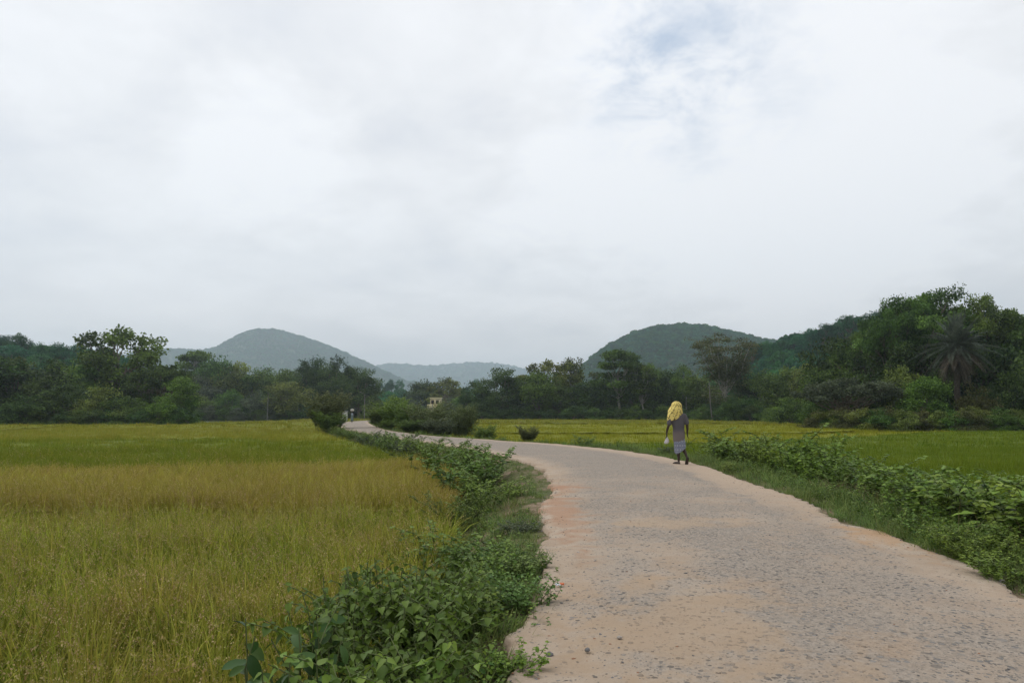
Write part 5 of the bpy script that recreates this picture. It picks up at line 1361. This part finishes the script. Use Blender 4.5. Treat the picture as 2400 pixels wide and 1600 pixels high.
def walker():
    q = at(1591, 1090, 18.0); g = ground(1591, 1089, .0); base = Vector((g.x, g.y, .012))
    t = thing('person', 'person walking away in yellow striped headcloth, grey shirt and checked wrap', 'person', base, R(4), None, (1.02, 1.02, 1.02))
    P = []
    P.append(loft_arrays([(.03, 0, .74, .13, .10), (.03, 0, .84, .155, .115), (.02, 0, .98, .135, .10), (0, 0, 1.12, .155, .11), (0, 0, 1.25, .165, .11), (0, .0, 1.31, .13, .085), (0, .02, 1.35, .06, .06)], 18))
    P.append(capsule([(0, .01, 1.30), (0, .03, 1.40), (-.005, .045, 1.47)], [.055, .052, .055]))
    P.append(loft_arrays([(-.01, .06, 1.395, .035, .05), (-.01, .065, 1.42, .055, .075), (-.01, .06, 1.47, .070, .090), (-.01, .055, 1.53, .076, .098), (-.01, .05, 1.58, .070, .090), (-.01, .045, 1.615, .045, .06)], 18))
    P.append(capsule([(-.01, .14, 1.525), (-.01, .165, 1.49)], [.010, .014])); P.append(capsule([(-.03, .143, 1.448), (.01, .143, 1.448)], [.008, .008]))
    for sx in (-1, 1):
        P.append(capsule([(-.01 + sx * .078, .05, 1.53), (-.01 + sx * .080, .055, 1.49)], [.014, .010]))
        P.append(capsule([(-.01 + sx * .03, .137, 1.525), (-.01 + sx * .034, .137, 1.525)], [.012, .012]))
    P.append(capsule([(-.10, 0, 1.30), (-.18, 0, 1.28), (-.225, -.01, 1.15), (-.255, -.02, 1.03), (-.28, .015, .93), (-.292, .05, .83)], [.06, .055, .045, .036, .033, .023]))
    P.append(capsule([(.10, 0, 1.30), (.185, 0, 1.28), (.225, -.02, 1.15), (.243, -.035, 1.03), (.255, -.01, .93), (.262, .03, .83)], [.06, .055, .045, .036, .033, .023]))
    P += hand((-.292, .05, .83), (.02, .05, -1), (.5, .9, 0), -.9)
    P += hand((.262, .03, .83), (.12, .1, -1), (.35, .95, 0), .35)
    P.append(capsule([(-.04, 0, .80), (-.02, .03, .62), (-.005, .045, .46), (-.005, .0, .32), (-.01, -.03, .18), (-.01, -.03, .09)], [.085, .075, .056, .052, .036, .030]))
    P.append(capsule([(-.005, -.055, .045), (-.035, .01, .045), (-.075, .07, .035), (-.10, .115, .026)], [.032, .036, .036, .024]))
    P.append(capsule([(.10, 0, .80), (.12, .05, .62), (.135, .07, .46), (.15, -.01, .36), (.168, -.11, .26), (.172, -.15, .20)], [.085, .072, .055, .050, .036, .030]))
    P.append(capsule([(.172, -.175, .19), (.178, -.145, .13), (.184, -.115, .08), (.19, -.07, .035)], [.031, .034, .036, .024]))
    for k in range(5):
        P.append(capsule([(-.095 + k * .012 - .02, .12 - k * -.004, .024), (-.112 + k * .014 - .012, .15 - .004 * abs(k - 3), .020)], [.010, .009]))
        P.append(capsule([(.165 + k * .012, -.065, .030), (.165 + k * .013, -.035, .018)], [.010, .009]))
    merged('body', P, .0065, M['skin'], t, 3)
    # sandals
    ms = simple('sandal_rubber', (0.045, 0.033, 0.026), .7, .3, .2, 20)
    def sandal(c0, c1, upn, nm):
        c0 = np.array(c0, float); c1 = np.array(c1, float); d = c1 - c0; L = np.linalg.norm(d); d /= L; n_ = norm(np.array(upn, float)); s = norm(np.cross(d, n_)); n_ = np.cross(s, d)
        out = [(-.02, 0), (.0, .030), (.05, .036), (.13, .034), (.19, .046), (.235, .042), (.265, .018)]
        ring = [c0 + d * a * L / .25 + s * b for a, b in out] + [c0 + d * a * L / .25 - s * b for a, b in out[::-1][:-1]]
        ring = np.array(ring); V = np.concatenate([ring, ring - n_ * .016]); n = len(ring)
        bm = bmesh.new(); vs = [bm.verts.new(v) for v in V]
        bm.faces.new(vs[:n]); bm.faces.new(vs[n:][::-1])
        for i in range(n): bm.faces.new((vs[i], vs[i + n], vs[(i + 1) % n + n], vs[(i + 1) % n]))
        me = bpy.data.meshes.new(nm); bm.to_mesh(me); bm.free(); me.materials.append(ms)
        o = link('sandal', me, t)
        a = c0 + d * .16 * L / .25; 
        tubes('strap', [(np.array([a + s * .045, a + s * .03 + n_ * .045, c0 + d * .2 * L / .25 + n_ * .045]), np.array([.006] * 3)), (np.array([a - s * .045, a - s * .03 + n_ * .045, c0 + d * .2 * L / .25 + n_ * .045]), np.array([.006] * 3))], ms, 5, o)
    sandal((.012, -.085, .016), (-.115, .135, .012), (0, 0, 1), 'sandal')
    sandal((.17, -.215, .195), (.19, -.05, .008), (0, .75, .6), 'sandal')
    # grey shirt
    m, N = mat('grey_shirt'); co = N.n('ShaderNodeTexCoord').outputs['Object']; sp = N.n('ShaderNodeSeparateXYZ', ins={0: co})
    st = N.noise(co, 5, 4, .6); c = N.mix(N.ramp(N.math('ADD', sp.outputs[2], N.math('MULTIPLY', st, .12)), .82, 1.02), (0.185, 0.152, 0.142), (0.110, 0.100, 0.108))
    hn = N.noise(N.vmath('MULTIPLY', co, (9, 9, 2)), 1.0, 4, .6); b = N.n('ShaderNodeBump', ins={'Strength': .7, 'Distance': .03, 'Height': hn})
    p = N.n('ShaderNodeBsdfPrincipled', ins={'Base Color': c, 'Roughness': .9, 'Specular IOR Level': .1, 'Normal': b.outputs[0]}); N.n('ShaderNodeOutputMaterial', ins={0: p.outputs[0]})
    fold = lambda th, k: 1 + .035 * np.sin(th * 6 + 1) * (1 - k) + .02 * np.sin(th * 11 + k * 5) * (1 - k)
    S = [loft_arrays([(.018, .0, .605, .150, .125), (.018, 0, .66, .150, .125), (.02, 0, .80, .160, .128), (.018, 0, .95, .150, .120), (.010, 0, 1.08, .170, .125), (.005, 0, 1.20, .185, .127), (.005, 0, 1.28, .180, .115), (.003, .005, 1.335, .115, .085), (0, .012, 1.37, .068, .068)], 40, mod=fold)]
    S.append(capsule([(-.10, 0, 1.29), (-.175, 0, 1.275), (-.215, -.008, 1.16), (-.235, -.014, 1.075)], [.075, .072, .066, .066]))
    S.append(capsule([(.10, 0, 1.29), (.18, 0, 1.275), (.222, -.016, 1.16), (.236, -.026, 1.09)], [.075, .072, .066, .066]))
    merged('shirt', S, .009, m, t, 4)
    # checked wrap
    m, N = mat('checked_cloth'); ua = N.n('ShaderNodeAttribute', attribute_name='ang').outputs['Fac']; vz = N.n('ShaderNodeSeparateXYZ', ins={0: N.n('ShaderNodeTexCoord').outputs['Object']}).outputs[2]
    def band(v, n_, lo, hi): return N.ramp(N.math('ABSOLUTE', N.math('SUBTRACT', N.math('FRACT', N.math('MULTIPLY', v, n_)), .5)), lo, hi)
    a1 = band(ua, 7, .2, .3); a2 = band(vz, 9, .2, .3); f1 = band(ua, 7, .45, .49); f2 = band(vz, 9, .45, .49)
    c = N.mix(N.math('MULTIPLY', a1, .62), (0.34, 0.35, 0.39), (0.025, 0.035, 0.09)); c = N.mix(N.math('MULTIPLY', a2, .62), c, (0.045, 0.06, 0.14))
    c = N.mix(N.math('MAXIMUM', f1, f2), c, (0.55, .56, .6))
    p = N.n('ShaderNodeBsdfPrincipled', ins={'Base Color': c, 'Roughness': .9, 'Specular IOR Level': .1}); N.n('ShaderNodeOutputMaterial', ins={0: p.outputs[0]})
    nt, nk = 56, 14; th = np.linspace(0, 2 * np.pi, nt, endpoint=False); V = []
    for k in range(nk):
        f = k / (nk - 1); hem = .365 + .075 * np.cos(th - .2) - .02 * np.sin(th * 2)
        z = .70 * (1 - f) + hem * f
        rx = np.interp(f, [0, .3, 1], [.135, .150, .148]); ry = np.interp(f, [0, .3, 1], [.108, .125, .150])
        fo = 1 + f * (.045 * np.sin(th * 5 + 1) + .03 * np.sin(th * 9 + 2 + f * 2))
        V.append(np.stack([.028 + .02 * f + np.cos(th) * rx * fo, .0 + np.sin(th) * ry * fo, z], 1))
    V = np.concatenate(V); i = np.arange(nk - 1)[:, None] * nt; j = np.arange(nt)[None, :]
    F = np.stack([i + j, i + nt + j, i + nt + (j + 1) % nt, i + (j + 1) % nt], -1).reshape(-1, 4)
    me = np_mesh('checked_wrap', V, F, m, smooth=True); a_ = me.attributes.new('ang', 'FLOAT', 'POINT'); a_.data.foreach_set('value', np.tile(np.abs(((th / 6.2832 + .25) % 1) - .5) * 2, nk).astype(np.float32))
    o = link('checked_wrap', me, t); s_ = o.modifiers.new('thick', 'SOLIDIFY'); s_.thickness = .004
    # headcloth
    m, N = mat('yellow_cloth'); an = N.n('ShaderNodeAttribute', attribute_name='ang').outputs['Fac']; dn = N.n('ShaderNodeAttribute', attribute_name='down').outputs['Fac']
    co = N.n('ShaderNodeTexCoord').outputs['Object']; w1 = N.noise(co, 9, 4, .6, .5); w2 = N.noise(co, 22, 3, .6)
    s1 = N.math('SINE', N.math('ADD', N.math('ADD', N.math('MULTIPLY', an, 34), N.math('MULTIPLY', dn, 14)), N.math('MULTIPLY', w1, 8)))
    s2 = N.math('SINE', N.math('ADD', N.math('ADD', N.math('MULTIPLY', dn, 26), N.math('MULTIPLY', an, 20)), N.math('MULTIPLY', w1, 20)))
    l = N.math('MAXIMUM', N.math('MULTIPLY', N.ramp(s1, .72, .93), N.ramp(w2, .34, .46)), N.math('MULTIPLY', N.ramp(s2, .74, .95), N.ramp(w2, .44, .54)))
    c = N.mix(N.math('MULTIPLY', l, .9), N.mix(w1, (0.70, 0.53, 0.13), (0.86, 0.71, 0.26)), (0.05, 0.035, 0.02))
    b = N.n('ShaderNodeBump', ins={'Strength': .6, 'Distance': .02, 'Height': N.math('ADD', w1, N.math('MULTIPLY', s1, .15))})
    p = N.n('ShaderNodeBsdfPrincipled', ins={'Base Color': c, 'Roughness': .85, 'Specular IOR Level': .15, 'Normal': b.outputs[0]}); N.n('ShaderNodeOutputMaterial', ins={0: p.outputs[0]})
    nt, nk = 72, 34; th = np.linspace(0, 2 * np.pi, nt, endpoint=False); V, DN = [], []
    deg = np.degrees(th) % 360
    hem = np.interp(deg, [0, 45, 90, 135, 180, 215, 245, 275, 310, 340, 360], [1.40, 1.50, 1.53, 1.42, 1.20, 1.135, 1.17, 1.25, 1.32, 1.37, 1.40])
    rch = np.interp(deg, [0, 45, 90, 135, 180, 215, 245, 275, 310, 340, 360], [.15, .125, .11, .15, .27, .29, .22, .175, .165, .155, .15])
    for k in range(nk):
        f = k / (nk - 1)
        if f < .4:
            ph = f / .4 * math.pi / 2; r_ = .138 * math.sin(ph); rx, ry, z = r_ * 1.0, r_ * 1.06, 1.545 + .125 * math.cos(ph) * np.ones(nt)
            rad = np.ones(nt); x = np.cos(th) * rx; y = np.sin(th) * ry
        else:
            g = (f - .4) / .6; z = 1.545 * (1 - g) + hem * g
            rr = .138 * (1 - g ** .8) + rch * g ** .8 + .03 * math.sin(g * math.pi) * (np.cos(th - 3.6) > -.2)
            x = np.cos(th) * rr; y = np.sin(th) * np.minimum(rr, .19) * (1 - .05 * g)
        fo = 1 + min(1, f * 1.4) * (.035 * np.sin(th * 6 + 6 * f) + .014 * np.sin(th * 11 - 7 * f + 1))
        V.append(np.stack([-.012 + x * fo, .045 + y * fo, z + .004 * np.sin(th * 4 + f * 5)], 1)); DN.append(np.full(nt, f))
    V = np.concatenate(V); i = np.arange(nk - 1)[:, None] * nt
    j = np.arange(nt)[None, :]; F = np.stack([i + j, i + nt + j, i + nt + (j + 1) % nt, i + (j + 1) % nt], -1).reshape(-1, 4)
    me = np_mesh('headcloth', V, F, m, smooth=True)
    a_ = me.attributes.new('ang', 'FLOAT', 'POINT'); a_.data.foreach_set('value', np.tile(np.abs(((th / 6.2832 + .25) % 1) - .5) * 2, nk).astype(np.float32))
    a_ = me.attributes.new('down', 'FLOAT', 'POINT'); a_.data.foreach_set('value', np.concatenate(DN).astype(np.float32))
    o = link('headcloth', me, t); s_ = o.modifiers.new('thick', 'SOLIDIFY'); s_.thickness = .005
    # plastic bag held in the left hand
    m, N = mat('white_plastic'); co = N.n('ShaderNodeTexCoord').outputs['Object']; w1 = N.noise(co, 30, 4, .6, .8)
    p = N.n('ShaderNodeBsdfPrincipled', ins={'Base Color': N.mix(w1, (.62, .56, .58), (.85, .82, .82)), 'Roughness': .35, 'Specular IOR Level': .4, 'Normal': N.n('ShaderNodeBump', ins={'Strength': .8, 'Distance': .02, 'Height': w1}).outputs[0]})
    tr_ = N.n('ShaderNodeBsdfTranslucent', ins={'Color': (.8, .76, .76)}); N.n('ShaderNodeOutputMaterial', ins={0: N.n('ShaderNodeMixShader', ins={0: .3, 1: p.outputs[0], 2: tr_.outputs[0]}).outputs[0]})
    mx = Matrix.Rotation(R(4), 3, 'Z'); hp = base + mx @ Vector((-.292, .07, .755))
    bt = thing('plastic_bag', 'small white plastic bag hanging from the walker\'s left hand', 'bag', hp)
    cr = lambda th, k: 1 + .10 * np.sin(th * 5 + k * 4) + .06 * np.sin(th * 9 + 2)
    V, F = loft_arrays([(-.012, 0, -.205, .018, .012), (-.008, 0, -.19, .048, .026), (-.002, 0, -.16, .062, .034), (.0, 0, -.12, .052, .032), (.002, 0, -.07, .034, .022), (.002, 0, -.03, .018, .012), (0, 0, 0, .012, .009)], 24, mod=cr)
    V[:, 0] += np.clip(-.12 - V[:, 2], 0, 1) * -.25
    link('pouch', np_mesh('pouch', V, F, m, smooth=True), bt)
    tubes('handle_loop', [(np.array([(.0, .0, -.01), (-.012, .01, .025), (0, .012, .045), (.012, .01, .025), (.002, 0, -.01)]), np.full(5, .004))], m, 5, bt)
walker()

def far_walker():
    g = ground(825, 990.5, 0); base = Vector((g.x, g.y, .03))
    t = thing('person', 'distant person in a long grey green skirt walking on the far road', 'person', base)
    P = [loft_arrays([(0, 0, .80, .14, .10), (0, 0, 1.0, .125, .09), (0, 0, 1.2, .15, .10), (0, 0, 1.3, .16, .09), (0, 0, 1.34, .06, .05)], 14), capsule([(0, 0, 1.3), (0, 0, 1.42)], [.05, .05]),
         loft_arrays([(0, -.01, 1.37, .035, .04), (0, -.01, 1.44, .07, .085), (0, 0, 1.52, .075, .09), (0, 0, 1.58, .05, .06)], 14)]
    P += [capsule([(-.12, 0, 1.28), (-.20, 0, 1.18), (-.26, -.02, 1.30), (-.17, -.02, 1.55), (-.15, -.02, 1.62)], [.05, .042, .036, .028, .022]), capsule([(.12, 0, 1.28), (.21, 0, 1.1), (.22, -.05, .95), (.21, -.09, .82)], [.05, .042, .032, .024])]
    P += hand((-.15, -.02, 1.60), (.1, 0, 1), (0, -1, 0), .3) + hand((.21, -.09, .82), (0, -.1, -1), (0, -1, 0), .3)
    P += [capsule([(-.08, 0, .8), (-.09, -.06, .45), (-.08, .03, .09)], [.08, .055, .03]), capsule([(.08, 0, .8), (.08, -.1, .45), (.07, -.16, .09)], [.08, .055, .03]),
          capsule([(-.08, .03, .04), (-.09, -.14, .03)], [.033, .03]), capsule([(.07, -.14, .04), (.08, -.31, .03)], [.033, .03])]
    merged('body', P, .012, M['skin'], t, 3)
    fo = lambda th, k: 1 + .05 * np.sin(th * 7) * (1 - k)
    link('skirt', np_mesh('skirt', *loft_arrays([(0, -.05, .20, .20, .22), (0, -.03, .5, .18, .18), (0, 0, .85, .165, .13), (0, 0, 1.0, .14, .105)], 28, mod=fo), simple('skirt_cloth', (.13, .17, .15), .9, .1), smooth=True), t)
    link('blouse', np_mesh('blouse', *loft_arrays([(0, 0, .98, .145, .105), (0, 0, 1.12, .15, .11), (0, 0, 1.27, .18, .11), (0, 0, 1.33, .10, .07)], 20), simple('blouse_cloth', (.26, .31, .34), .9, .1), smooth=True), t)
    link('hair', np_mesh('hair', *loft_arrays([(0, .05, 1.38, .05, .045), (0, .04, 1.46, .078, .075), (0, .03, 1.54, .082, .08), (0, .01, 1.595, .055, .06)], 14), simple('hair', (.012, .01, .01), .6, .3), smooth=True), t)
    b = thing('head_load', 'pale square sack balanced on the head of the distant person', 'sack', base + Vector((0, 0, 1.60)))
    V, F = loft_arrays([(0, 0, 0, .20, .14), (0, 0, .05, .26, .17), (0, 0, .18, .27, .18), (0, 0, .27, .25, .16), (0, 0, .30, .18, .12)], 8)
    link('cloth_wrap', np_mesh('cloth_wrap', V, F, simple('sackcloth', (.50, .48, .42), .9, .1, .1)), b)
    link('knot', np_mesh('knot', *loft_arrays([(0, 0, .29, .05, .05), (0, 0, .33, .06, .05), (0, 0, .36, .03, .03)], 8), simple('sackcloth_knot', (.45, .43, .38), .9, .1)), b)
far_walker()

# parked motorcycle by the tall bush
def motorcycle():
    g = ground(797, 1003, 0); t = thing('motorcycle', 'dark red motorcycle parked half behind the tall bush at the road edge', 'motorcycle', (g.x, g.y, .03), R(12))
    rub = simple('tyre_rubber', (.02, .02, .02), .9, .2); red = simple('dark_red_paint', (.11, .018, .018), .35, .5, .05); blk = simple('black_metal', (.03, .03, .03), .5, .4); chrome = simple('grey_metal', (.35, .35, .36), .35, .5, .05, metal=.8)
    def ring(cy, rad, tube_r, mt, nm, par):
        a = np.linspace(0, 2 * np.pi, 25); return tubes(nm, [(np.stack([np.zeros(25), cy + np.cos(a) * rad, .30 + np.sin(a) * rad], 1), np.full(25, tube_r))], mt, 8, par)
    for cy in (-.62, .62):
        w = ring(cy, .255, .045, rub, 'wheel', t); ring(cy, .20, .014, chrome, 'rim', w)
        tubes('spokes', [(np.array([(0, cy, .30), (0, cy + .2 * math.cos(a), .30 + .2 * math.sin(a)), ]), np.array([.006, .006])) for a in np.linspace(0, 6.28, 9)[:-1]], chrome, 4, w)
    tubes('fork', [(np.array([(sx * .06, -.62, .30), (sx * .07, -.45, .82)]), np.array([.022, .022])) for sx in (-1, 1)], chrome, 6, t)
    tubes('handlebar', [(np.array([(-.36, -.30, .98), (-.2, -.42, .96), (0, -.43, .90), (.2, -.42, .96), (.36, -.30, .98)]), np.full(5, .014))], blk, 6, t)
    V, F = loft_arrays([(0, -.08, .66, .10, .24), (0, -.08, .74, .14, .27), (0, -.06, .82, .12, .22), (0, -.05, .86, .05, .12)], 14); link('fuel_tank', np_mesh('fuel_tank', V, F, red, smooth=True), t)
    V, F = loft_arrays([(0, .42, .68, .11, .34), (0, .42, .74, .13, .36), (0, .44, .79, .10, .32)], 14); link('seat', np_mesh('seat', V, F, blk, smooth=True), t)
    V, F = loft_arrays([(0, .05, .24, .12, .18), (0, .05, .38, .14, .2), (0, .05, .58, .10, .16)], 12); link('engine', np_mesh('engine', V, F, chrome, smooth=True), t)
    V, F = capsule([(0, -.48, .86), (0, -.56, .86)], [.09, .085]); link('headlight', np_mesh('headlight', V, F, chrome, smooth=True), t)
    a = np.linspace(.5, 2.6, 9)
    for cy, nm in ((-.62, 'mudguard'), (.62, 'mudguard')):
        link(nm, np_mesh(nm, *tube_arrays([(np.stack([np.zeros(9), cy + np.cos(a) * .32, .30 + np.sin(a) * .33], 1), np.full(9, .05))], 6), red, smooth=True), t)
    for sx in (-1, 1):
        V, F = capsule([(sx * .30, -.34, 1.16), (sx * .36, -.34, 1.16)], [.035, .035]); o = link('mirror', np_mesh('mirror', V, F, blk, smooth=True), t)
        tubes('mirror_stalk', [(np.array([(sx * .26, -.38, .98), (sx * .31, -.34, 1.14)]), np.array([.006, .006]))], blk, 4, o)
    tubes('exhaust', [(np.array([(.12, .0, .3), (.16, .3, .25), (.17, .9, .33)]), np.array([.02, .035, .04]))], chrome, 8, t)
motorcycle()

# ================================================================== poles, house, walls, posts
M['concrete'] = simple('pole_concrete', (.19, .18, .165), .9, .1, .15, 2)
def pole(px, D_, top, r0, label, kind, lean=0):
    q = at(px, 967, D_); H_ = at(px, top, D_).z - FIELD_Z
    t = thing('utility_pole', label, 'pole', (q.x, q.y, FIELD_Z), 0)
    tubes('shaft', [(np.array([(-lean, 0, -.1), (-lean * .3, 0, H_ * .5), (0, 0, H_)]), np.array([r0, r0 * .9, r0 * .7]))], M['concrete'], 8, t)
    if kind == 'lamp':
        tubes('arm', [(np.array([(0, 0, H_ - .1), (-.35, 0, H_ + .35), (-.9, 0, H_ + .5)]), np.full(3, .03))], M['concrete'], 5, t)
        V, F = capsule([(-.8, 0, H_ + .5), (-1.15, 0, H_ + .52)], [.08, .06]); link('lamp_head', np_mesh('lamp_head', V, F, M['concrete'], smooth=True), t)
    if kind == 'cross':
        boxes('crossarm', [(-.15, 2.2, -.05, .05, H_ - .35, H_ - .25)], M['concrete'], t)
        for x in (.1, 1.1, 2.05):
            V, F = loft_arrays([(x, 0, H_ - .25, .05, .05), (x, 0, H_ - .17, .07, .07), (x, 0, H_ - .08, .04, .04)], 8); link('insulator', np_mesh('insulator', V, F, M['white'], smooth=True), t)
    if kind == 'cap': boxes('cap', [(-.12, .12, -.12, .12, H_, H_ + .08)], M['concrete'], t)
M['white'] = simple('white_glaze', (.7, .7, .68), .4, .4, .05)
pole(854, 150, 924, .09, 'pale street lamp pole standing behind the road bend', 'lamp')
pole(627, 174, 922, .10, 'thin pole among the small trees in front of the middle left wood', 'cap')
pole(1664, 138, 897, .11, 'slightly leaning concrete pole left of the large brown tree', 'cap', -.45)
pole(1609, 156, 930, .11, 'electric pole with side arm and insulators just right of the walker\'s headcloth', 'cross')

def house():
    q = at(1018, 967, 205); t = thing('house', 'small cream two storey house half hidden behind the thicket', 'house', (q.x, q.y, FIELD_Z))
    cr = simple('cream_plaster', (.62, .55, .36), .9, .1, .12, .8); yl = simple('pale_yellow_paint', (.72, .64, .38), .9, .1, .08, .8); dk = simple('dark_opening', (.03, .03, .03), .9, .1); wd = simple('window_wood', (.20, .12, .06), .8, .2)
    H_ = at(1018, 931, 205).z - FIELD_Z; h1 = H_ * .58
    boxes('wall', [(-1.75, 1.75, 0, 4, 0, .0 + h1 - .15), (-1.3, 1.75, .4, 4, h1 + .15, H_ - .35)], cr, t)
    boxes('roof_slab', [(-1.45, 1.9, .2, 4.2, H_ - .35, H_ - .05)], yl, t)
    boxes('floor_slab', [(-2.1, 2.05, -.75, 4.2, h1 - .15, h1 + .15)], yl, t)
    boxes('parapet', [(-2.1, -.2, -.75, -.62, h1 + .15, h1 + .75), (-2.1, -1.97, -.62, 3, h1 + .15, h1 + .75)], yl, t)
    for x in (-2.0, -.3, 1.9):
        boxes('column', [(x - .12, x + .12, -.72, -.5, 0, h1 - .15)], yl, t)
    o = boxes('door', [(-1.2, -.4, -.03, .02, 0, 2.1)], wd, t); boxes('handle', [(-.5, -.46, -.07, -.03, .95, 1.15)], dk, o)
    for x, z in ((.6, 1.2), (-.6, h1 + 1.0), (.8, h1 + 1.0)):
        y = -.03 if z < h1 else .37
        o = boxes('window', [(x - .38, x + .38, y, y + .05, z, z + .95)], dk, t); boxes('frame', [(x - .45, x - .38, y - .03, y + .04, z - .07, z + 1.02), (x + .38, x + .45, y - .03, y + .04, z - .07, z + 1.02), (x - .38, x + .38, y - .03, y + .04, z - .07, z), (x - .38, x + .38, y - .03, y + .04, z + .95, z + 1.02)], wd, o)
house()
def fence():
    t0 = at(965, 967, 190); t = thing('post_fence', 'row of pale fence posts left of the cream house', 'fence', (t0.x, t0.y, FIELD_Z))
    for k in range(6):
        x = k * 1.15; h_ = 3.4 if k < 5 else 4.6
        boxes('post', [(x - .10, x + .10, -.10, .10, 0, h_)], M['concrete'], t)
    boxes('rail', [(-.2, 5.9, .12, .18, 1.9, 2.05)], M['concrete'], t)
fence()
def low_wall():
    q = at(808, 967, 128); z = at(808, 963, 128).z - FIELD_Z
    t = thing('low_wall', 'pale end of a low wall visible behind the distant person', 'wall', (q.x, q.y, FIELD_Z))
    wp = simple('whitewash', (.42, .42, .38), .9, .1, .2, 1.5)
    boxes('block', [(-.45, .45, 0, .35, 0, z - .12)], wp, t); boxes('coping', [(-.52, .52, -.06, .42, z - .12, z)], wp, t)
low_wall()

# litter and stones
def litter():
    g = ground(1312, 1374, .02); t = thing('litter_wrapper', 'small crumpled white and orange wrapper lying on the left edge of the road', 'wrapper', (g.x, g.y, .022), .4)
    r = np.random.default_rng(3)
    for nm, c, x0, x1 in (('white_foil', (.75, .78, .82), -.035, .004), ('orange_foil', (.70, .16, .04), .0, .032)):
        xs = np.linspace(x0, x1, 7); ys = np.linspace(-.018, .018, 6); X_, Y_ = np.meshgrid(xs, ys)
        Z_ = .008 + r.random(X_.shape) * .022; i = np.arange(5)[:, None] * 7 + np.arange(6)[None]
        F = np.stack([i, i + 1, i + 8, i + 7], -1).reshape(-1, 4)
        o = link(nm, np_mesh(nm, np.stack([X_.ravel(), Y_.ravel(), Z_.ravel()], 1), F, simple(nm, c, .35, .5, .1, 40)), t); s_ = o.modifiers.new('t', 'SOLIDIFY'); s_.thickness = .0015
litter()
M['rock'] = simple('rock', (.34, .25, .20), .95, .1, .25, 14, bump=.01)
def stone(px, py, size, label, z=None, mt='rock'):
    r = np.random.default_rng(int(px)); g = ground(px, py, 0 if z is None else z); zz = tz(g.x, g.y) if z is None else z
    bm = bmesh.new(); bmesh.ops.create_icosphere(bm, subdivisions=3, radius=size)
    co = np.array([v.co[:] for v in bm.verts]) / size; nz = fbm(co[:, 0] * 1.1 + co[:, 2] + px, co[:, 1] - co[:, 2] * .8, .9, 3, 3)
    for v, q in zip(bm.verts, nz): v.co *= 1 + q * .5; v.co.z *= .6
    me = bpy.data.meshes.new('stone'); bm.to_mesh(me); bm.free(); me.materials.append(M[mt])
    o = link('stone', me, None, (g.x, g.y, zz + size * .25)); o.rotation_euler = (0, 0, px); tag(o, label, 'stone', 'single stones beside the road')
stone(1163, 1278, .045, 'pinkish stone on the left bank in front of the clover mound', -.14)
stone(1287, 1535, .022, 'grey stone at the lower left road edge beside the grass', .018, 'chip_dark')
stone(1452, 1494, .016, 'flat grey stone on the road surface near the lower border', .045, 'chip_light')
stone(1377, 1523, .018, 'darker stone at the edge of the gravel patch', .04, 'chip_dark')
stone(2345, 1362, .035, 'pale stone at the foot of the lower right weeds beside the road', .0, 'chip_light')

# ================================================================== haze: the air of the whole valley
hb = link('haze', np_mesh('haze', *box_arrays([(-5600, 5600, -5600, 5300, -5.0, 420)])))
m = bpy.data.materials.new('haze_air'); m.use_nodes = True; N = NT(m.node_tree)
v = N.n('ShaderNodeVolumePrincipled', ins={'Color': (0.76, 0.885, 1.0), 'Density': 0.00030, 'Anisotropy': 0.55})
N.n('ShaderNodeOutputMaterial', ins={1: v.outputs[0]})
hb.data.materials.append(m); tag(hb, kind='stuff')
